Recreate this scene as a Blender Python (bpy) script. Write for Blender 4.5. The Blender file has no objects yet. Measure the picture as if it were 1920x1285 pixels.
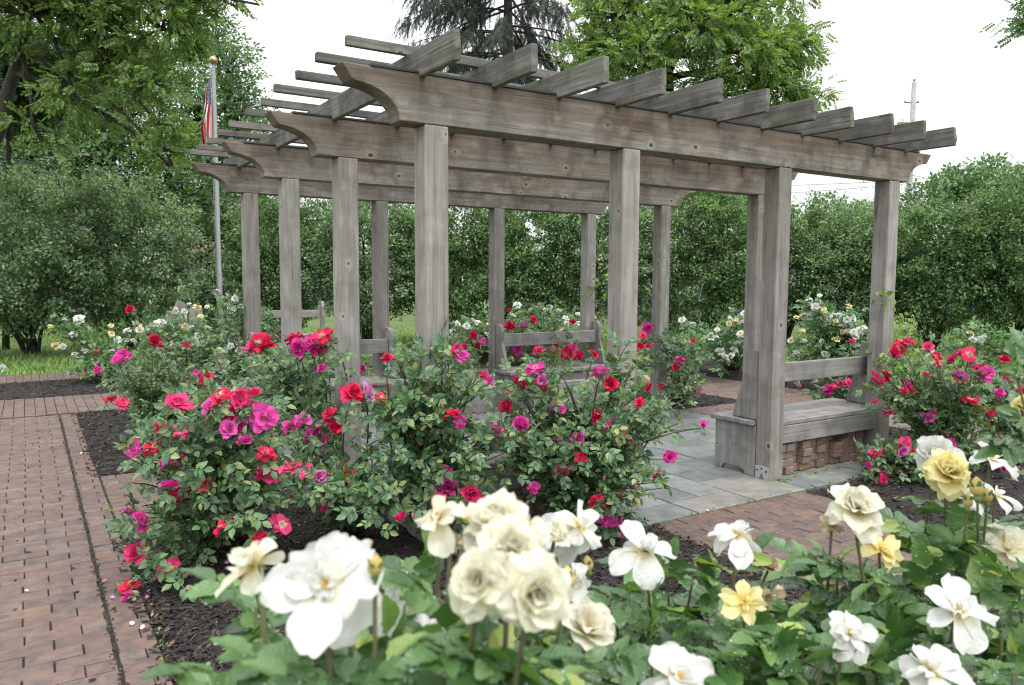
import bpy, math, random
import numpy as np
from mathutils import Matrix, Vector
R = math.radians
random.seed(7)
rng = np.random.default_rng(11)
C = bpy.context.scene.collection
SC = bpy.context.scene

# ------------------------------------------------------------------ camera, sky, sun, exposure
YAW, PITCH, ROLL, FPX = 1.0093, -0.0838, 0.0046, 1444.4
CAM = np.array([-1.8005, -3.7274, 1.5043])
FWD = np.array([math.cos(YAW) * math.cos(PITCH), math.sin(YAW) * math.cos(PITCH), math.sin(PITCH)])
RT0 = np.array([math.sin(YAW), -math.cos(YAW), 0.0])
UP0 = np.cross(RT0, FWD)
RT = RT0 * math.cos(ROLL) + UP0 * math.sin(ROLL)
UP = -RT0 * math.sin(ROLL) + UP0 * math.cos(ROLL)
cam_data = bpy.data.cameras.new('camera')
cam = bpy.data.objects.new('camera', cam_data)
C.objects.link(cam)
cam.matrix_world = Matrix(((RT[0], UP[0], -FWD[0], CAM[0]), (RT[1], UP[1], -FWD[1], CAM[1]), (RT[2], UP[2], -FWD[2], CAM[2]), (0, 0, 0, 1)))
cam_data.sensor_width = 36
cam_data.lens = 36 * FPX / 1920
cam_data.clip_start, cam_data.clip_end = 0.05, 600
cam_data.dof.use_dof = True
cam_data.dof.focus_distance = 4.6
cam_data.dof.aperture_fstop = 8.0
SC.camera = cam

SUN_EL, SUN_ROT = R(62), R(205)
w = bpy.data.worlds.new('World'); SC.world = w; w.use_nodes = True
nt = w.node_tree; nt.nodes.clear()
sky = nt.nodes.new('ShaderNodeTexSky'); sky.sky_type = 'NISHITA'; sky.sun_disc = False
sky.sun_elevation = SUN_EL; sky.sun_rotation = SUN_ROT; sky.dust_density = 6; sky.air_density = 1.5
hsv = nt.nodes.new('ShaderNodeHueSaturation'); hsv.inputs['Saturation'].default_value = 0.06
mixw = nt.nodes.new('ShaderNodeMix'); mixw.data_type = 'RGBA'; mixw.inputs[0].default_value = 0.7
mixw.inputs[7].default_value = (9.0, 9.15, 9.4, 1)      # an even overcast layer over the clear sky
bg = nt.nodes.new('ShaderNodeBackground'); bg.inputs['Strength'].default_value = 0.15
wo = nt.nodes.new('ShaderNodeOutputWorld')
nt.links.new(sky.outputs[0], hsv.inputs['Color']); nt.links.new(hsv.outputs[0], mixw.inputs[6])
tcw = nt.nodes.new('ShaderNodeTexCoord'); spw = nt.nodes.new('ShaderNodeSeparateXYZ'); nt.links.new(tcw.outputs['Generated'], spw.inputs[0])
mrw = nt.nodes.new('ShaderNodeMapRange'); mrw.inputs['From Min'].default_value = 0; mrw.inputs['From Max'].default_value = 1; mrw.inputs['To Min'].default_value = 0.62; mrw.inputs['To Max'].default_value = 1.55
nt.links.new(spw.outputs[2], mrw.inputs['Value'])
mlw = nt.nodes.new('ShaderNodeMix'); mlw.data_type = 'RGBA'; mlw.blend_type = 'MULTIPLY'; mlw.inputs[0].default_value = 1
nt.links.new(mixw.outputs[2], mlw.inputs[6]); nt.links.new(mrw.outputs[0], mlw.inputs[7])
nt.links.new(mlw.outputs[2], bg.inputs[0]); nt.links.new(bg.outputs[0], wo.inputs[0])
sd = bpy.data.lights.new('sun', 'SUN'); sd.energy = 1.2; sd.angle = R(40); sd.color = (1, 0.97, 0.92)
so = bpy.data.objects.new('sun', sd); C.objects.link(so)
sdir = Vector((0.10 * 1.0, -0.50, 0.86))                 # towards the sun
so.rotation_euler = sdir.to_track_quat('Z', 'Y').to_euler()
SC.view_settings.view_transform = 'Standard'
SC.view_settings.look = 'None'
SC.view_settings.gamma = 1
SC.view_settings.exposure = 0.56
SC.cycles.filter_width = 1.15
SC.cycles.max_bounces = 6
SC.cycles.transparent_max_bounces = 4

def P(u, v, d):            # photo pixel at depth d -> world
    return CAM + d * (FWD + RT * ((u - 960) / FPX) + UP * ((642.5 - v) / FPX))
def PX(p):
    q = np.asarray(p) - CAM; z = q @ FWD
    return 960 + FPX * (q @ RT) / z, 642.5 - FPX * (q @ UP) / z, z
def G(u, v, z=0.0):
    d = FWD + RT * ((u - 960) / FPX) + UP * ((642.5 - v) / FPX)
    return CAM + d * ((z - CAM[2]) / d[2])

# ------------------------------------------------------------------ mesh helpers
def nrm(a):
    a = np.asarray(a, float)
    return a / np.maximum(np.linalg.norm(a, axis=-1, keepdims=True), 1e-9)

class MB:
    def __init__(s): s.v = []; s.f = []; s.n = 0; s.a = []
    def add(s, v, f, mi=0, att=None):
        v = np.asarray(v, np.float32).reshape(-1, 3); f = np.asarray(f, np.int64)
        s.v.append(v); s.f.append((f + s.n, mi)); s.n += len(v)
        s.a.append(np.zeros(len(v), np.float32) if att is None else np.asarray(att, np.float32))
    def box(s, x0, x1, y0, y1, z0, z1, mi=0):
        v = [(x, y, z) for z in (z0, z1) for y in (y0, y1) for x in (x0, x1)]
        s.add(v, [(0, 2, 3, 1), (4, 5, 7, 6), (0, 1, 5, 4), (1, 3, 7, 5), (3, 2, 6, 7), (2, 0, 4, 6)], mi)
    def tube(s, pts, rad, sides=6, mi=0, cap=True):
        pts = np.asarray(pts, float); n = len(pts)
        rad = np.full(n, rad) if np.isscalar(rad) else np.asarray(rad, float)
        t = nrm(np.gradient(pts, axis=0))
        ref = np.array([0.31, 0.95, 0.1]); ref2 = np.array([0.9, -0.1, 0.43])
        r0 = ref if abs(t[0] @ ref) < 0.85 else ref2
        a = nrm(r0 - (t @ r0)[:, None] * t); b = np.cross(t, a)
        th = np.linspace(0, 2 * math.pi, sides, endpoint=False)
        ring = pts[:, None, :] + rad[:, None, None] * (a[:, None, :] * np.cos(th)[None, :, None] + b[:, None, :] * np.sin(th)[None, :, None])
        i = np.arange(n - 1)[:, None] * sides; j = np.arange(sides)[None, :]; k = (j + 1) % sides
        f = np.stack([i + j, i + k, i + sides + k, i + sides + j], -1).reshape(-1, 4)
        s.add(ring.reshape(-1, 3), f, mi)
        if cap:
            off = s.n - n * sides
            s.f.append((np.array([np.arange(sides) + off + (n - 1) * sides]), mi))
            s.f.append((np.array([np.arange(sides)[::-1] + off]), mi))
    def lathe(s, prof, sides=16, mi=0, c=(0, 0, 0)):
        th = np.linspace(0, 2 * math.pi, sides, endpoint=False)
        pr = np.asarray(prof, float)
        v = np.stack([pr[:, 0][:, None] * np.cos(th), pr[:, 0][:, None] * np.sin(th), np.repeat(pr[:, 1][:, None], sides, 1)], -1) + np.array(c)
        n = len(pr); i = np.arange(n - 1)[:, None] * sides; j = np.arange(sides)[None, :]; k = (j + 1) % sides
        s.add(v.reshape(-1, 3), np.stack([i + j, i + k, i + sides + k, i + sides + j], -1).reshape(-1, 4), mi)
    def scatter(s, tv, tf, pos, yd, zd, sc, mi=0, att=None):
        pos = np.asarray(pos, float); y = nrm(yd); z = np.asarray(zd, float)
        z = z - (z * y).sum(1, keepdims=True) * y; z = nrm(z); x = np.cross(y, z)
        sc = np.broadcast_to(np.asarray(sc, float), (len(pos),))
        tv = np.asarray(tv, float); k = len(tv)
        v = pos[:, None, :] + sc[:, None, None] * (tv[None, :, 0:1] * x[:, None, :] + tv[None, :, 1:2] * y[:, None, :] + tv[None, :, 2:3] * z[:, None, :])
        f = (np.asarray(tf)[None, :, :] + (np.arange(len(pos)) * k)[:, None, None]).reshape(-1, np.asarray(tf).shape[1])
        s.add(v.reshape(-1, 3), f, mi, None if att is None else np.tile(att, len(pos)))
    def mesh(s, name, mats, smooth=False):
        me = bpy.data.meshes.new(name)
        if s.n == 0: return me
        v = np.concatenate(s.v); me.vertices.add(len(v)); me.vertices.foreach_set('co', v.ravel())
        cnt = [np.full(len(f), f.shape[1]) for f, _ in s.f]; lt = np.concatenate(cnt)
        idx = np.concatenate([f.ravel() for f, _ in s.f]); mi = np.concatenate([np.full(len(f), m) for f, m in s.f])
        me.loops.add(len(idx)); me.loops.foreach_set('vertex_index', idx.astype(np.int32))
        me.polygons.add(len(lt)); st = np.concatenate([[0], np.cumsum(lt)[:-1]])
        me.polygons.foreach_set('loop_start', st.astype(np.int32)); me.polygons.foreach_set('loop_total', lt.astype(np.int32))
        for m in (mats if isinstance(mats, (list, tuple)) else [mats]): me.materials.append(m)
        me.polygons.foreach_set('material_index', mi.astype(np.int32))
        me.polygons.foreach_set('use_smooth', np.full(len(lt), smooth))
        a = np.concatenate(s.a)
        if a.any():
            at = me.attributes.new('along', 'FLOAT', 'POINT'); at.data.foreach_set('value', a)
        me.update(calc_edges=True); me.validate()
        return me
    def obj(s, name, mats, parent=None, smooth=False):
        return link(name, s.mesh(name, mats, smooth), parent)

def link(name, me, parent=None):
    o = bpy.data.objects.new(name, me); C.objects.link(o)
    if parent is not None:
        o.parent = parent
        if me is not None and parent.type == 'EMPTY': o.location = -Vector(parent.location) if not parent.get('local') else (0, 0, 0)
    return o
# geometry of parts is written in world coordinates unless their thing has 'local'; the offset above keeps the thing's Empty at its base
def thing(name, label, cat, loc=(0, 0, 0), group=None, local=False, rz=0):
    o = bpy.data.objects.new(name, None); C.objects.link(o); o.location = [float(c) for c in loc]; o.rotation_euler = (0, 0, rz)
    o.empty_display_size = 0.1
    tag(o, label, cat, group)
    if local: o['local'] = 1
    return o
def tag(o, label, cat, group=None):
    o['label'] = label; o['category'] = cat
    if group: o['group'] = group
    return o
def struct(o, kind='structure'):
    o['kind'] = kind; return o
def put(name, me, parent, M):      # instance of a shared mesh as a child part, world matrix M
    o = bpy.data.objects.new(name, me); C.objects.link(o); o.parent = parent
    o.matrix_local = Matrix.Translation(-Vector(parent.location)) @ M
    return o
def frame(pos, z, roll=0.0, s=1.0):  # matrix with local z along z
    q = Vector(z).to_track_quat('Z', 'Y').to_matrix().to_4x4()
    return Matrix.Translation(Vector(pos)) @ q @ Matrix.Rotation(roll, 4, 'Z') @ Matrix.Scale(s, 4)

# ------------------------------------------------------------------ materials
def newmat(name):
    m = bpy.data.materials.new(name); m.use_nodes = True; t = m.node_tree
    p = t.nodes['Principled BSDF']
    return m, t, p
def N(t, kind, **kw):
    n = t.nodes.new(kind)
    for k, v in kw.items():
        if hasattr(n, k): setattr(n, k, v)
        else: n.inputs[k].default_value = v
    return n
def ramp(t, src, stops, interp='LINEAR'):
    r = t.nodes.new('ShaderNodeValToRGB'); e = r.color_ramp.elements; r.color_ramp.interpolation = interp
    while len(e) < len(stops): e.new(0.5)
    for i, (p, c) in enumerate(stops):
        e[i].position = p; e[i].color = (c[0], c[1], c[2], 1) if not np.isscalar(c) else (c, c, c, 1)
    t.links.new(src, r.inputs[0]); return r.outputs[0]
def mixc(t, fac, a, b, mode='MIX'):
    m = t.nodes.new('ShaderNodeMix'); m.data_type = 'RGBA'; m.blend_type = mode
    for i, s in ((0, fac), (6, a), (7, b)):
        if hasattr(s, 'is_linked') or hasattr(s, 'links'): t.links.new(s, m.inputs[i])
        elif np.isscalar(s): m.inputs[i].default_value = s
        else: m.inputs[i].default_value = (*s[:3], 1)
    return m.outputs[2]
def math_n(t, op, a, b=0.0, c=None):
    m = t.nodes.new('ShaderNodeMath'); m.operation = op
    for i, s in enumerate((a, b, c)):
        if s is None: continue
        if hasattr(s, 'links'): t.links.new(s, m.inputs[i])
        else: m.inputs[i].default_value = s
    return m.outputs[0]
def bump(t, p, h, strength=0.3, dist=0.01):
    b = N(t, 'ShaderNodeBump'); b.inputs['Strength'].default_value = strength; b.inputs['Distance'].default_value = dist
    t.links.new(h, b.inputs['Height']); t.links.new(b.outputs[0], p.inputs['Normal'])
def coords(t, scale=(1, 1, 1), kind='Object', jitter=0.0):
    tc = t.nodes.new('ShaderNodeTexCoord'); src = tc.outputs[kind]
    if jitter:
        oi = t.nodes.new('ShaderNodeObjectInfo'); m = math_n(t, 'MULTIPLY', oi.outputs['Random'], jitter)
        ad = t.nodes.new('ShaderNodeVectorMath'); ad.operation = 'ADD'
        t.links.new(src, ad.inputs[0]); t.links.new(m, ad.inputs[1]); src = ad.outputs[0]
    mp = t.nodes.new('ShaderNodeMapping'); mp.inputs['Scale'].default_value = scale
    t.links.new(src, mp.inputs['Vector']); return mp.outputs[0]
def noise(t, vec, scale, detail=4, rough=0.55, out=0):
    n = t.nodes.new('ShaderNodeTexNoise'); n.inputs['Scale'].default_value = scale; n.inputs['Detail'].default_value = detail; n.inputs['Roughness'].default_value = rough
    t.links.new(vec, n.inputs['Vector']); return n.outputs[out]

def leaf_mat(name, cols, rough=0.42, trans=0.22, back=(1.3, 1.25, 1.3), spec=0.5, veins=False):
    m, t, p = newmat(name)
    geo = t.nodes.new('ShaderNodeNewGeometry')
    col = ramp(t, geo.outputs['Random Per Island'], cols)
    vn = noise(t, coords(t), 2.2, 2); v2 = ramp(t, vn, [(0.3, 0.75), (0.7, 1.25)])
    col = mixc(t, 1.0, col, v2, 'MULTIPLY')
    bcol = mixc(t, 1.0, col, back, 'MULTIPLY')
    col2 = mixc(t, geo.outputs['Backfacing'], col, bcol)
    if veins:      # side veins: 'along' runs from the stalk outwards and back along the half blades
        at = t.nodes.new('ShaderNodeAttribute'); at.attribute_name = 'along'
        sv = math_n(t, 'SINE', math_n(t, 'MULTIPLY', at.outputs['Fac'], 50.0)); vf = ramp(t, sv, [(0.80, 0), (1.0, 0.28)])
        col2 = mixc(t, vf, col2, mixc(t, 1.0, col2, (1.8, 1.6, 1.6), 'MULTIPLY'))
        bump(t, p, math_n(t, 'ADD', math_n(t, 'MULTIPLY', sv, -0.5), noise(t, coords(t), 90, 2)), 0.2, 0.002)
    t.links.new(col2, p.inputs['Base Color'])
    p.inputs['Roughness'].default_value = rough; p.inputs['Specular IOR Level'].default_value = spec
    tr = t.nodes.new('ShaderNodeBsdfTranslucent')
    yc = mixc(t, 1.0, col2, (1.35, 1.5, 0.55), 'MULTIPLY'); t.links.new(yc, tr.inputs['Color'])
    ms = t.nodes.new('ShaderNodeMixShader'); ms.inputs[0].default_value = trans
    out = t.nodes['Material Output']
    t.links.new(p.outputs[0], ms.inputs[1]); t.links.new(tr.outputs[0], ms.inputs[2]); t.links.new(ms.outputs[0], out.inputs[0])
    return m

M_ROSE = leaf_mat('rose_leaf', [(0, (0.038, 0.094, 0.046)), (0.5, (0.078, 0.160, 0.072)), (0.85, (0.152, 0.237, 0.094)), (0.97, (0.240, 0.319, 0.099)), (1, (0.167, 0.077, 0.039))], 0.4, 0.2)
M_ROSEW = leaf_mat('white_rose_leaf', [(0, (0.035, 0.094, 0.033)), (0.6, (0.069, 0.169, 0.056)), (0.93, (0.125, 0.250, 0.081)), (1, (0.275, 0.375, 0.075))], 0.33, 0.2)
M_ROSEC = leaf_mat('close_rose_leaf', [(0, (0.035, 0.085, 0.025)), (0.6, (0.069, 0.149, 0.046)), (0.92, (0.122, 0.222, 0.064)), (1, (0.287, 0.343, 0.068))], 0.22, 0.22, spec=0.6, veins=True)
M_HEDGE = leaf_mat('hedge_leaf', [(0, (0.053, 0.116, 0.052)), (0.55, (0.124, 0.206, 0.100)), (1, (0.295, 0.366, 0.224))], 0.38, 0.2, (1.7, 1.6, 1.7))
M_HEDGE2 = leaf_mat('dark_hedge_leaf', [(0, (0.039, 0.098, 0.034)), (0.55, (0.095, 0.177, 0.067)), (1, (0.220, 0.305, 0.134))], 0.38, 0.2, (1.5, 1.45, 1.5))
M_WALNUT = leaf_mat('walnut_leaf', [(0, (0.057, 0.115, 0.030)), (0.6, (0.127, 0.207, 0.055)), (1, (0.218, 0.299, 0.098))], 0.5, 0.3)
M_BRIGHT = leaf_mat('bright_leaf', [(0, (0.070, 0.130, 0.036)), (0.5, (0.145, 0.230, 0.066)), (1, (0.25, 0.34, 0.115))], 0.5, 0.35)
M_DARKTREE = leaf_mat('dark_tree_leaf', [(0, (0.036, 0.090, 0.030)), (0.6, (0.079, 0.156, 0.054)), (1, (0.144, 0.228, 0.090))], 0.5, 0.25)
M_FARTREE = leaf_mat('far_tree_leaf', [(0, (0.055, 0.115, 0.053)), (0.6, (0.103, 0.184, 0.085)), (1, (0.172, 0.265, 0.127))], 0.55, 0.25)
M_NEEDLE = leaf_mat('spruce_needle', [(0, (0.015, 0.028, 0.021)), (0.6, (0.026, 0.045, 0.032)), (1, (0.051, 0.069, 0.049))], 0.6, 0.1, (1, 1, 1), 0.3)
M_YEW = leaf_mat('yew_needle', [(0, (0.012, 0.032, 0.012)), (0.6, (0.030, 0.062, 0.018)), (1, (0.060, 0.090, 0.026))], 0.6, 0.1, (1, 1, 1), 0.3)
M_GRASS = leaf_mat('grass_blade', [(0, (0.068, 0.142, 0.027)), (0.6, (0.121, 0.223, 0.041)), (1, (0.216, 0.311, 0.068))], 0.5, 0.3)
M_VINE = leaf_mat('vine_leaf', [(0, (0.10, 0.18, 0.04)), (0.6, (0.18, 0.27, 0.05)), (1, (0.32, 0.36, 0.06))], 0.45, 0.35)

def plain(name, col, rough=0.6, metal=0.0, var=0.15, scale=8, bmp=0.0):
    m, t, p = newmat(name)
    n = noise(t, coords(t), scale, 5)
    c = mixc(t, 1.0, col, ramp(t, n, [(0.25, 1 - var), (0.75, 1 + var)]), 'MULTIPLY')
    t.links.new(c, p.inputs['Base Color']); p.inputs['Roughness'].default_value = rough; p.inputs['Metallic'].default_value = metal
    if bmp: bump(t, p, n, bmp)
    return m
M_BARK = plain('bark', (0.036, 0.030, 0.025), 0.9, 0, 0.4, 12, 0.6)
M_CANE = plain('rose_cane', (0.075, 0.095, 0.035), 0.6, 0, 0.4, 6)
M_CANEB = plain('old_cane', (0.080, 0.078, 0.034), 0.7, 0, 0.4, 10)
M_POLE = plain('brushed_aluminium', (0.20, 0.203, 0.21), 0.6, 0.1, 0.10, 3)
M_BALL = plain('gilt_ball', (0.42, 0.33, 0.15), 0.35, 0.7, 0.15, 10)
M_STEEL = plain('galvanised_steel', (0.46, 0.47, 0.49), 0.5, 0.5, 0.2, 30)
M_DARK = plain('black_wire', (0.02, 0.02, 0.022), 0.6)
M_UTIL = plain('utility_pole_wood', (0.30, 0.30, 0.30), 0.9, 0, 0.3, 4)
M_TUB = plain('grey_plastic', (0.33, 0.34, 0.32), 0.5, 0, 0.08, 4)
M_SIDING = plain('house_siding', (0.30, 0.31, 0.33), 0.7, 0, 0.1, 2)
M_ROOF = plain('brown_roof', (0.17, 0.11, 0.08), 0.9, 0, 0.25, 9)
M_GLASS = plain('dark_window', (0.02, 0.025, 0.03), 0.1)
M_BLUE = plain('blue_car_paint', (0.03, 0.07, 0.22), 0.3)
M_RUBBER = plain('tyre_rubber', (0.02, 0.02, 0.02), 0.8)
M_WTRIM = plain('white_trim', (0.7, 0.7, 0.7), 0.6)
M_TIE = plain('green_tie', (0.03, 0.14, 0.09), 0.5)

def wood_mat(name, dark, mid, light, brown=0.3, mossy=0.0, wet=0.0, knots=0.5, shelter=0.0):
    m, t, p = newmat(name)
    v = coords(t, (1, 1, 1), 'Object', 37.0)
    def mp(s, src=None):
        q = t.nodes.new('ShaderNodeMapping'); q.inputs['Scale'].default_value = s; t.links.new(src or v, q.inputs['Vector']); return q.outputs[0]
    # round knots, some cells only; the grain bends round them
    vor = t.nodes.new('ShaderNodeTexVoronoi'); vor.inputs['Scale'].default_value = 1.0; vor.inputs['Randomness'].default_value = 1.0
    t.links.new(mp((5.5, 7.5, 7.5)), vor.inputs['Vector'])
    sepc = t.nodes.new('ShaderNodeSeparateColor'); t.links.new(vor.outputs['Color'], sepc.inputs[0])
    has = math_n(t, 'LESS_THAN', sepc.outputs[0], knots)
    kd = vor.outputs['Distance']
    halo = math_n(t, 'MULTIPLY', ramp(t, kd, [(0.06, 1), (0.34, 0)]), has)
    ksz = math_n(t, 'MULTIPLY', sepc.outputs[1], 0.055)
    core = math_n(t, 'MULTIPLY', math_n(t, 'LESS_THAN', kd, math_n(t, 'ADD', ksz, 0.05)), has)
    bend = t.nodes.new('ShaderNodeCombineXYZ'); t.links.new(math_n(t, 'MULTIPLY', halo, 0.05), bend.inputs[1]); t.links.new(math_n(t, 'MULTIPLY', halo, 0.05), bend.inputs[2])
    wob = t.nodes.new('ShaderNodeVectorMath'); wob.operation = 'ADD'; t.links.new(v, wob.inputs[0]); t.links.new(bend.outputs[0], wob.inputs[1])
    vb = wob.outputs[0]
    g1 = noise(t, mp((2.2, 95, 95), vb), 1.6, 5, 0.7)
    g2 = noise(t, mp((0.9, 26, 26), vb), 1.5, 4, 0.6)
    g = mixc(t, 0.55, g1, g2)
    col = ramp(t, g, [(0.25, dark), (0.5, mid), (0.75, light)])
    big = noise(t, mp((0.9, 4.0, 4.0)), 1.6, 4)
    bf = ramp(t, big, [(0.42, 0), (0.70, brown)])
    col = mixc(t, bf, col, mixc(t, 1.0, col, (1.06, 0.91, 0.80), 'MULTIPLY'))
    st = noise(t, mp((2.6, 1.6, 1.6)), 2.2, 5, 0.6)
    sf = ramp(t, st, [(0.47, 0), (0.62, 0.4 + wet)])
    bl = noise(t, mp((1.7, 5, 5)), 1.9, 4, 0.55); col = mixc(t, ramp(t, bl, [(0.50, 0), (0.66, 0.75)]), col, mixc(t, 1.0, col, (1.36, 1.37, 1.38), 'MULTIPLY'))
    col = mixc(t, sf, col, mixc(t, 1.0, col, (0.50, 0.48, 0.46), 'MULTIPLY'))
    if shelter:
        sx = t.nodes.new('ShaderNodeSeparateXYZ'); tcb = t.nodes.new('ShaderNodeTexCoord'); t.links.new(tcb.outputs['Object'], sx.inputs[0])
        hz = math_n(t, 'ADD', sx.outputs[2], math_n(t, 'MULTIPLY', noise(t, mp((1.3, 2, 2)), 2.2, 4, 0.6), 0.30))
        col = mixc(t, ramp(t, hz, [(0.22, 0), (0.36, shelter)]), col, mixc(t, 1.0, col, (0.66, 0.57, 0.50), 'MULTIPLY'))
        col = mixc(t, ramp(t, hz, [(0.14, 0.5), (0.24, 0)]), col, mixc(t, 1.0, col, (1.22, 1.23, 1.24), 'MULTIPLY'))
    if mossy:
        ms = noise(t, mp((1.3, 4, 4)), 2.0, 5, 0.6)
        col = mixc(t, ramp(t, ms, [(0.50, 0), (0.72, mossy)]), col, (0.095, 0.105, 0.045))
    col = mixc(t, math_n(t, 'MULTIPLY', halo, 0.38), col, (light[0] * 1.25, light[1] * 1.24, light[2] * 1.18))
    col = mixc(t, math_n(t, 'MULTIPLY', core, 0.85), col, (0.035, 0.028, 0.024))
    # checks: thin dark splits along the grain
    ck = noise(t, mp((0.45, 20, 20)), 1.7, 2, 0.5)
    ckf = ramp(t, ck, [(0.484, 0), (0.5, 0.9), (0.516, 0)])
    ckm = ramp(t, noise(t, mp((0.8, 4, 4)), 2.0, 2), [(0.58, 0), (0.64, 1)])
    col = mixc(t, math_n(t, 'MULTIPLY', ckf, ckm), col, (0.035, 0.03, 0.026))
    oi2 = t.nodes.new('ShaderNodeObjectInfo'); col = mixc(t, 1.0, col, ramp(t, oi2.outputs['Random'], [(0, (0.92, 0.90, 0.88)), (0.5, (1.08, 1.06, 1.04)), (1, (1.22, 1.22, 1.22))]), 'MULTIPLY')
    t.links.new(col, p.inputs['Base Color']); p.inputs['Roughness'].default_value = 0.8; p.inputs['Specular IOR Level'].default_value = 0.25
    bump(t, p, g1, 0.4, 0.004)
    return m
M_POST = wood_mat('post_wood', (0.106, 0.101, 0.095), (0.225, 0.217, 0.206), (0.330, 0.321, 0.309), 0.22, 0, -0.08, 0.4)
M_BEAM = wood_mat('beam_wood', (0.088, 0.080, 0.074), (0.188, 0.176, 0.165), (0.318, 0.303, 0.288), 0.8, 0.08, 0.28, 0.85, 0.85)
M_RAFT = wood_mat('rafter_wood', (0.046, 0.045, 0.043), (0.112, 0.110, 0.105), (0.250, 0.246, 0.238), 0.25, 0.40, 0.32, 0.5)
M_BENCH = wood_mat('bench_wood', (0.122, 0.122, 0.117), (0.208, 0.207, 0.201), (0.300, 0.299, 0.292), 0.12, 0.10, 0.12, 0.3)
M_CAP = plain('dark_flashing', (0.03, 0.03, 0.032), 0.7)

def island_mat(name, stops, rough=0.85, nscale=14, nvar=0.25, bmp=0.25, stain=None, per_object=False):
    m, t, p = newmat(name)
    geo = t.nodes.new('ShaderNodeNewGeometry')
    if per_object: oi = t.nodes.new('ShaderNodeObjectInfo')
    col = ramp(t, oi.outputs['Random'] if per_object else geo.outputs['Random Per Island'], stops)
    n = noise(t, coords(t), nscale, 6, 0.62)
    col = mixc(t, 1.0, col, ramp(t, n, [(0.3, 1 - nvar), (0.7, 1 + nvar)]), 'MULTIPLY')
    if stain:
        n2 = noise(t, coords(t), stain[0], 5, 0.6)
        col = mixc(t, ramp(t, n2, [(0.48, 0), (0.68, stain[2])]), col, stain[1])
    n3 = noise(t, coords(t), 160, 2)
    col = mixc(t, 1.0, col, ramp(t, n3, [(0.3, 0.86), (0.7, 1.12)]), 'MULTIPLY')
    t.links.new(col, p.inputs['Base Color']); p.inputs['Roughness'].default_value = rough
    bump(t, p, n3, bmp, 0.003)
    return m
M_BRICK = island_mat('clay_paver', [(0, (0.108, 0.073, 0.061)), (0.35, (0.130, 0.085, 0.069)), (0.7, (0.148, 0.095, 0.075)), (0.92, (0.135, 0.100, 0.087)), (1, (0.178, 0.110, 0.078))], 0.66, 11, 0.28, 0.4, (15, (0.062, 0.055, 0.055), 0.85))
M_LOOSE = island_mat('loose_brick', [(0, (0.19, 0.115, 0.085)), (0.4, (0.24, 0.15, 0.105)), (0.7, (0.19, 0.15, 0.13)), (1, (0.29, 0.175, 0.10))], 0.85, 16, 0.25, 0.4, (7, (0.18, 0.165, 0.15), 0.6), True)
M_STONE = island_mat('bluestone', [(0, (0.125, 0.138, 0.140)), (0.4, (0.175, 0.190, 0.190)), (0.8, (0.225, 0.236, 0.232)), (1, (0.205, 0.195, 0.172))], 0.55, 7, 0.28, 0.35, (2.6, (0.105, 0.108, 0.092), 0.65))
M_JOINT = plain('joint_sand', (0.030, 0.028, 0.021), 0.95, 0, 0.5, 30, 0.5)
M_CHIP = island_mat('mulch_chip', [(0, (0.010, 0.008, 0.007)), (0.6, (0.017, 0.013, 0.011)), (0.86, (0.036, 0.026, 0.020)), (0.95, (0.085, 0.055, 0.037)), (1, (0.20, 0.135, 0.085))], 0.8, 30, 0.3, 0.3)
M_MULCH = plain('mulch_soil', (0.012, 0.010, 0.009), 0.9, 0, 0.5, 45, 1.0)
m, t, p = newmat('lawn_turf'); M_LAWN = m
nn = noise(t, coords(t), 0.6, 6); c_ = ramp(t, nn, [(0.3, (0.085, 0.145, 0.032)), (0.7, (0.14, 0.205, 0.05))])
n2_ = noise(t, coords(t), 60, 3); c_ = mixc(t, 1.0, c_, ramp(t, n2_, [(0.3, 0.6), (0.7, 1.3)]), 'MULTIPLY')
t.links.new(c_, p.inputs['Base Color']); p.inputs['Roughness'].default_value = 0.9; bump(t, p, n2_, 0.8, 0.03)

def petal_mat(name, base, tip, trans=0.3, rough=0.5, edge=0.35, rim=0.0, vary=((0, (0.86, 0.9, 0.9)), (0.6, (1, 1, 1)), (1, (1.1, 2.2, 1.35)))):
    m, t, p = newmat(name)
    at = t.nodes.new('ShaderNodeAttribute'); at.attribute_name = 'along'
    col = ramp(t, at.outputs['Fac'], [(0.0, base), (edge, tip), (1, tip)])
    geo = t.nodes.new('ShaderNodeNewGeometry')
    col = mixc(t, 1.0, col, ramp(t, geo.outputs['Random Per Island'], [(0, 0.82), (1, 1.12)]), 'MULTIPLY')
    n = noise(t, coords(t, (1, 1, 1)), 3.0, 4)
    col = mixc(t, 1.0, col, ramp(t, n, [(0.3, 0.84), (0.7, 1.08)]), 'MULTIPLY')
    oi = t.nodes.new('ShaderNodeObjectInfo'); col = mixc(t, 1.0, col, ramp(t, oi.outputs['Random'], vary), 'MULTIPLY')
    if rim:
        rf = math_n(t, 'MULTIPLY', ramp(t, at.outputs['Fac'], [(0.86, 0), (1.0, 1)]), ramp(t, noise(t, coords(t), 2.2, 3), [(0.58, 0), (0.70, rim)]))
        col = mixc(t, rf, col, (0.42, 0.27, 0.12))
    bump(t, p, noise(t, coords(t), 9.0, 3), 0.25, 0.02)
    t.links.new(col, p.inputs['Base Color']); p.inputs['Roughness'].default_value = rough; p.inputs['Specular IOR Level'].default_value = 0.3
    tr = t.nodes.new('ShaderNodeBsdfTranslucent'); t.links.new(col, tr.inputs['Color'])
    ms = t.nodes.new('ShaderNodeMixShader'); ms.inputs[0].default_value = trans
    t.links.new(p.outputs[0], ms.inputs[1]); t.links.new(tr.outputs[0], ms.inputs[2]); t.links.new(ms.outputs[0], t.nodes['Material Output'].inputs[0])
    return m
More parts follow.
